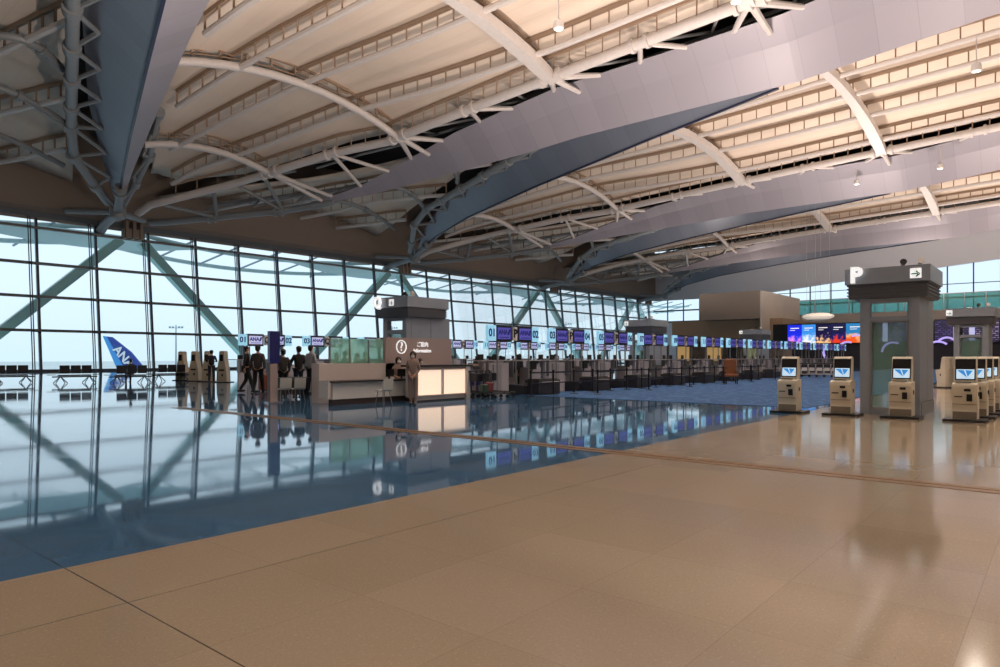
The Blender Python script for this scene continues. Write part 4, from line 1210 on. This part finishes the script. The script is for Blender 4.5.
POSES = {
 # each: hip z, knee(L,R), ankle, elbow, wrist   (x sign handled), figure faces -Y
 'stand': dict(hz=.90, knee=[(.1, -.01, .48), (.1, -.01, .48)], ank=[(.1, .02, .08), (.11, .02, .08)], elb=[(.25, .03, 1.12), (.25, .03, 1.12)], wri=[(.24, -.05, .88), (.24, -.05, .88)]),
 'walk': dict(hz=.90, knee=[(.1, -.13, .49), (.1, .03, .47)], ank=[(.1, -.22, .09), (.1, .26, .12)], elb=[(.25, .10, 1.13), (.25, -.04, 1.13)], wri=[(.25, .08, .89), (.25, -.2, .92)]),
 'clasp': dict(hz=.90, knee=[(.08, -.01, .48), (.08, -.01, .48)], ank=[(.07, .02, .08), (.07, .02, .08)], elb=[(.215, .03, 1.12), (.215, .03, 1.12)], wri=[(.07, -.17, .98), (.07, -.18, .97)]),
 'reach': dict(hz=.90, knee=[(.1, -.02, .48), (.1, -.01, .48)], ank=[(.1, .02, .08), (.11, .02, .08)], elb=[(.25, -.08, 1.14), (.25, -.08, 1.14)], wri=[(.2, -.30, 1.12), (.2, -.30, 1.12)]),
 'sit': dict(hz=.50, knee=[(.12, -.44, .50), (.12, -.44, .50)], ank=[(.12, -.42, .08), (.12, -.40, .08)], elb=[(.25, -.06, .72), (.25, -.06, .72)], wri=[(.14, -.32, .66), (.14, -.32, .66)]),
}
def make_person(pose, top, bottom, female=False, mask=True, skirt=False):
    P = POSES[pose]; dz = P['hz'] - .90
    root = empty('person', (0, 0, 0)); tag(root, 'x', 'person', None, 'thing')
    w = .92 if female else 1.0
    V = [((0, 0, .95 + dz), (.10 * w, .07)), ((0, 0, 1.12 + dz), (.11 * w, .08)), ((0, 0, 1.30 + dz), (.155 * w, .10)), ((0, .01, 1.42 + dz), (.09, .07)), ((0, .0, 1.49 + dz), .048),
         ((0, -.015, 1.56 + dz), (.062, .075)), ((0, -.01, 1.62 + dz), (.074, .088)), ((0, 0, 1.68 + dz), (.055, .065))]
    E = [(i, i + 1) for i in range(7)]
    def add(p, r, par):
        V.append((p, r)); E.append((par, len(V) - 1)); return len(V) - 1
    arms, legs = [], []
    for si, s in enumerate((-1, 1)):
        h = add((s * .09, 0, .86 + dz), .065, 0)
        kx, ky, kzz = P['knee'][si]; kn = add((s * kx, ky, kzz), .058, h)
        ax, ay, az = P['ank'][si]; an = add((s * ax, ay, az), .038, kn); add((s * ax, ay - .14, max(.035, az - .05)), (.035, .028), an)
        legs.append([(s * .09, 0, .90 + dz), (s * kx, ky, kzz), (s * ax, ay, az)])
        sh = add((s * .17 * w, .01, 1.39 + dz), .05, 2)
        ex, ey, ez = P['elb'][si]; ez2 = ez if pose == 'sit' else ez; el = add((s * ex * w, ey, ez2 + (.0 if pose == 'sit' else 0)), .038, sh)
        wx, wy_, wz = P['wri'][si]; wr = add((s * wx, wy_, wz), .025, el)
        d = (Vector((s * wx, wy_, wz)) - Vector((s * ex * w, ey, ez2))).normalized()
        pl = add(tuple(Vector((s * wx, wy_, wz)) + d * .07), (.035, .02), wr)
        arms.append([(s * .17 * w, .01, 1.39 + dz), (s * ex * w, ey, ez2), tuple(Vector((s * wx, wy_, wz)) - d * .02)])
        arms[-1].append(d)
    body = skin_mesh(V, E)
    mb = MB().add_mesh(body)
    for s, A in zip((-1, 1), arms):          # five fingers rooted in each palm
        d = A[3]; w0 = Vector(A[2]) + d * .02
        side = d.cross(Vector((0, 1, 0))).normalized() if abs(d.y) < .9 else Vector((1, 0, 0))
        side = Vector((0, 1, 0)) if abs(d.z) > .8 else side
        nrm = d.cross(side).normalized()
        if nrm.x * s > 0: nrm = -nrm
        for j, ln in enumerate((.072, .08, .075, .06)):
            b = w0 + d * .085 + side * (.026 - .0175 * j)
            mb.tube([b, b + d * ln * .5 + nrm * .006, b + d * ln * .85 + nrm * .026], [.0095, .009, .007], 6)
        b = w0 + d * .035 - side * (-.03)
        mb.tube([b, b + d * .03 + side * .025 + nrm * .01, b + d * .062 + side * .03 + nrm * .022], [.011, .010, .008], 6)
    # nose and ears on the same surface
    mb.ell((0, -.098, 1.60 + dz), (.011, .016, .02), 8, 6)
    for s in (-1, 1): mb.ell((s * .078, .0, 1.605 + dz), (.012, .02, .03), 8, 6)
    b = mb.build('body', M['skin'], root); 
    m = MB()
    for s in (-1, 1): m.ell((s * .03, -.088, 1.625 + dz), (.013, .008, .008), 8, 6)
    m.build('eyes', M['eye'], root)
    if mask:
        MB().ell((0, -.062, 1.565 + dz), (.062, .048, .048), 12, 8).build('face_mask', M['mask'], root)
    m = MB()
    if female:
        m.ell((0, .022, 1.625 + dz), (.108, .096, .112), 16, 10); m.ell((0, .045, 1.55 + dz), (.095, .06, .09), 14, 8)
    else:
        m.ell((0, .022, 1.66 + dz), (.095, .098, .08), 14, 8); m.ell((0, .05, 1.60 + dz), (.084, .06, .085), 14, 8)
    m.build('hair', M['hair'], root)
    # jacket
    J = [((0, 0, .86 + dz), (.175 * w, .13)), ((0, 0, 1.12 + dz), (.145 * w, .108)), ((0, 0, 1.30 + dz), (.175 * w, .118)), ((0, .01, 1.42 + dz), (.11, .085)), ((0, .012, 1.475 + dz), (.06, .056))]
    JE = [(0, 1), (1, 2), (2, 3), (3, 4)]
    for s, A in zip((-1, 1), arms):
        i = len(J); J += [(A[0], .066), (A[1], .052), (A[2], .038)]; JE += [(2, i), (i, i + 1), (i + 1, i + 2)]
    link_mesh('jacket', skin_mesh(J, JE), top, root)
    T = [((0, 0, 1.0 + dz), (.155 * w, .115))]; TE = []
    for Lg in legs:
        i = len(T)
        a = Vector(Lg[2]); T += [(Lg[0], .10), (Lg[1], .074), (tuple(a + Vector((0, .0, -.01))), .052)]; TE += [(0, i), (i, i + 1), (i + 1, i + 2)]
    link_mesh('trousers', skin_mesh(T, TE), bottom, root)
    for si, s in enumerate((-1, 1)):
        ax, ay, az = P['ank'][si]
        m = MB(); m.ell((s * ax, ay - .06, max(.045, az - .035)), (.055, .155, .052), 12, 6); m.build('shoe', M['shoe'], root)
    return root
def person(px, ytop, ybase, face, pose, top, bottom, lab, female=False, mask=True, z=0, grp=None, at=None):
    # face: degrees, 0 = faces -Y
    x, y, _ = gp(px, ybase)
    d = F * H / (ybase - HZ)
    h = (ybase - ytop) * d / F
    o = make_person(pose, M[top], M[bottom], female, mask)
    full = 1.735 if pose != 'sit' else 1.335
    sc_ = h / full if at is None else at[2]
    if at: x, y = at[0], at[1]
    o.location = (x, y, z); o.scale = (sc_,) * 3; o.rotation_euler = (0, 0, R(face)); o['label'] = lab
    if grp: o['group'] = grp
    return o
TOCAM = -40
person(413, 351, 405, -50, 'clasp', 'beige', 'beige', 'woman in beige uniform and white mask standing before the desk', True)
person(211.5, 350, 383, 150, 'reach', 'suitb', 'suitb', 'man in navy suit standing at the taupe kiosks', False, False)
person(247, 346, 393, 60, 'walk', 'suitk', 'suitk', 'person in black with a shoulder bag, left one of the couple', False, False)
person(258, 345, 396, 130, 'walk', 'olive', 'suitk', 'person in grey-brown coat beside the rust suitcase', False, False)
person(283, 349, 397, 170, 'stand', 'olive', 'suitk', 'person in brown coat partly behind the navy signage pillar', False, False)
person(298.5, 346, 396, 175, 'reach', 'suitk', 'suitb', 'person in black jacket, back turned, behind the white shell chairs', False, False)
person(311, 345, 394, 100, 'stand', 'shirt', 'suitk', 'person in pale shirt facing right at the desk end pier', False, False)
# seated people
x = ray_y(398, 18.75)
person(398, 355, 400, -25, 'sit', 'beige', 'beige', 'seated clerk in beige uniform behind the low desk', True, True, z=.10, at=(x, 18.72, 1.1))
x = ray_y(421.5, 18.3)
person(421, 358, 400, 0, 'stand', 'beige', 'beige', 'clerk whose head shows above the lit counter', True, True, at=(x, 18.35, .87))
x, y, _ = gp(131.5, 382.3)
person(131, 355, 383, 175, 'sit', 'suitk', 'suitk', 'person in black seated on the bench before the aircraft tail', False, False, at=(x - .05, y - .0, 1.08))
for i, px in enumerate((336, 345, 357, 365)):
    yq = 21.4 + .3 * (i % 2)
    person(px, 350, 400, 180, 'stand', ('suitk', 'olive', 'suitb', 'suitk')[i], 'suitk', '%s blurred figure from the desk end, behind the green frosted glass' % ordn(i), False, False, at=(ray_y(px, yq), yq, (1.0, 1.04, .98, 1.02)[i]), grp='figures behind the frosted glass')
for i, (px, yy) in enumerate(((520, 18.9), (571, 19.0), (600, 18.9), (556, 19.0))):
    person(px, 350, 400, 0, 'stand', 'suitb', 'suitk', 'staff member in navy behind the P counters, %s' % ('nearest the lit desk', 'behind the third number', 'beyond the fifth number', 'between the third and fourth numbers')[i], i % 2 == 0, True, at=(ray_y(px, yy), yy, .98), grp='staff behind the P counters')
# shoulder bag of left couple person is a thing held by them
x, y, _ = gp(243.5, 393)
bag('shoulder_bag', (x, y, .85), M['suitk'], (.34, .16, .3), 'black shoulder bag hanging at the side of the person in black', R(60))
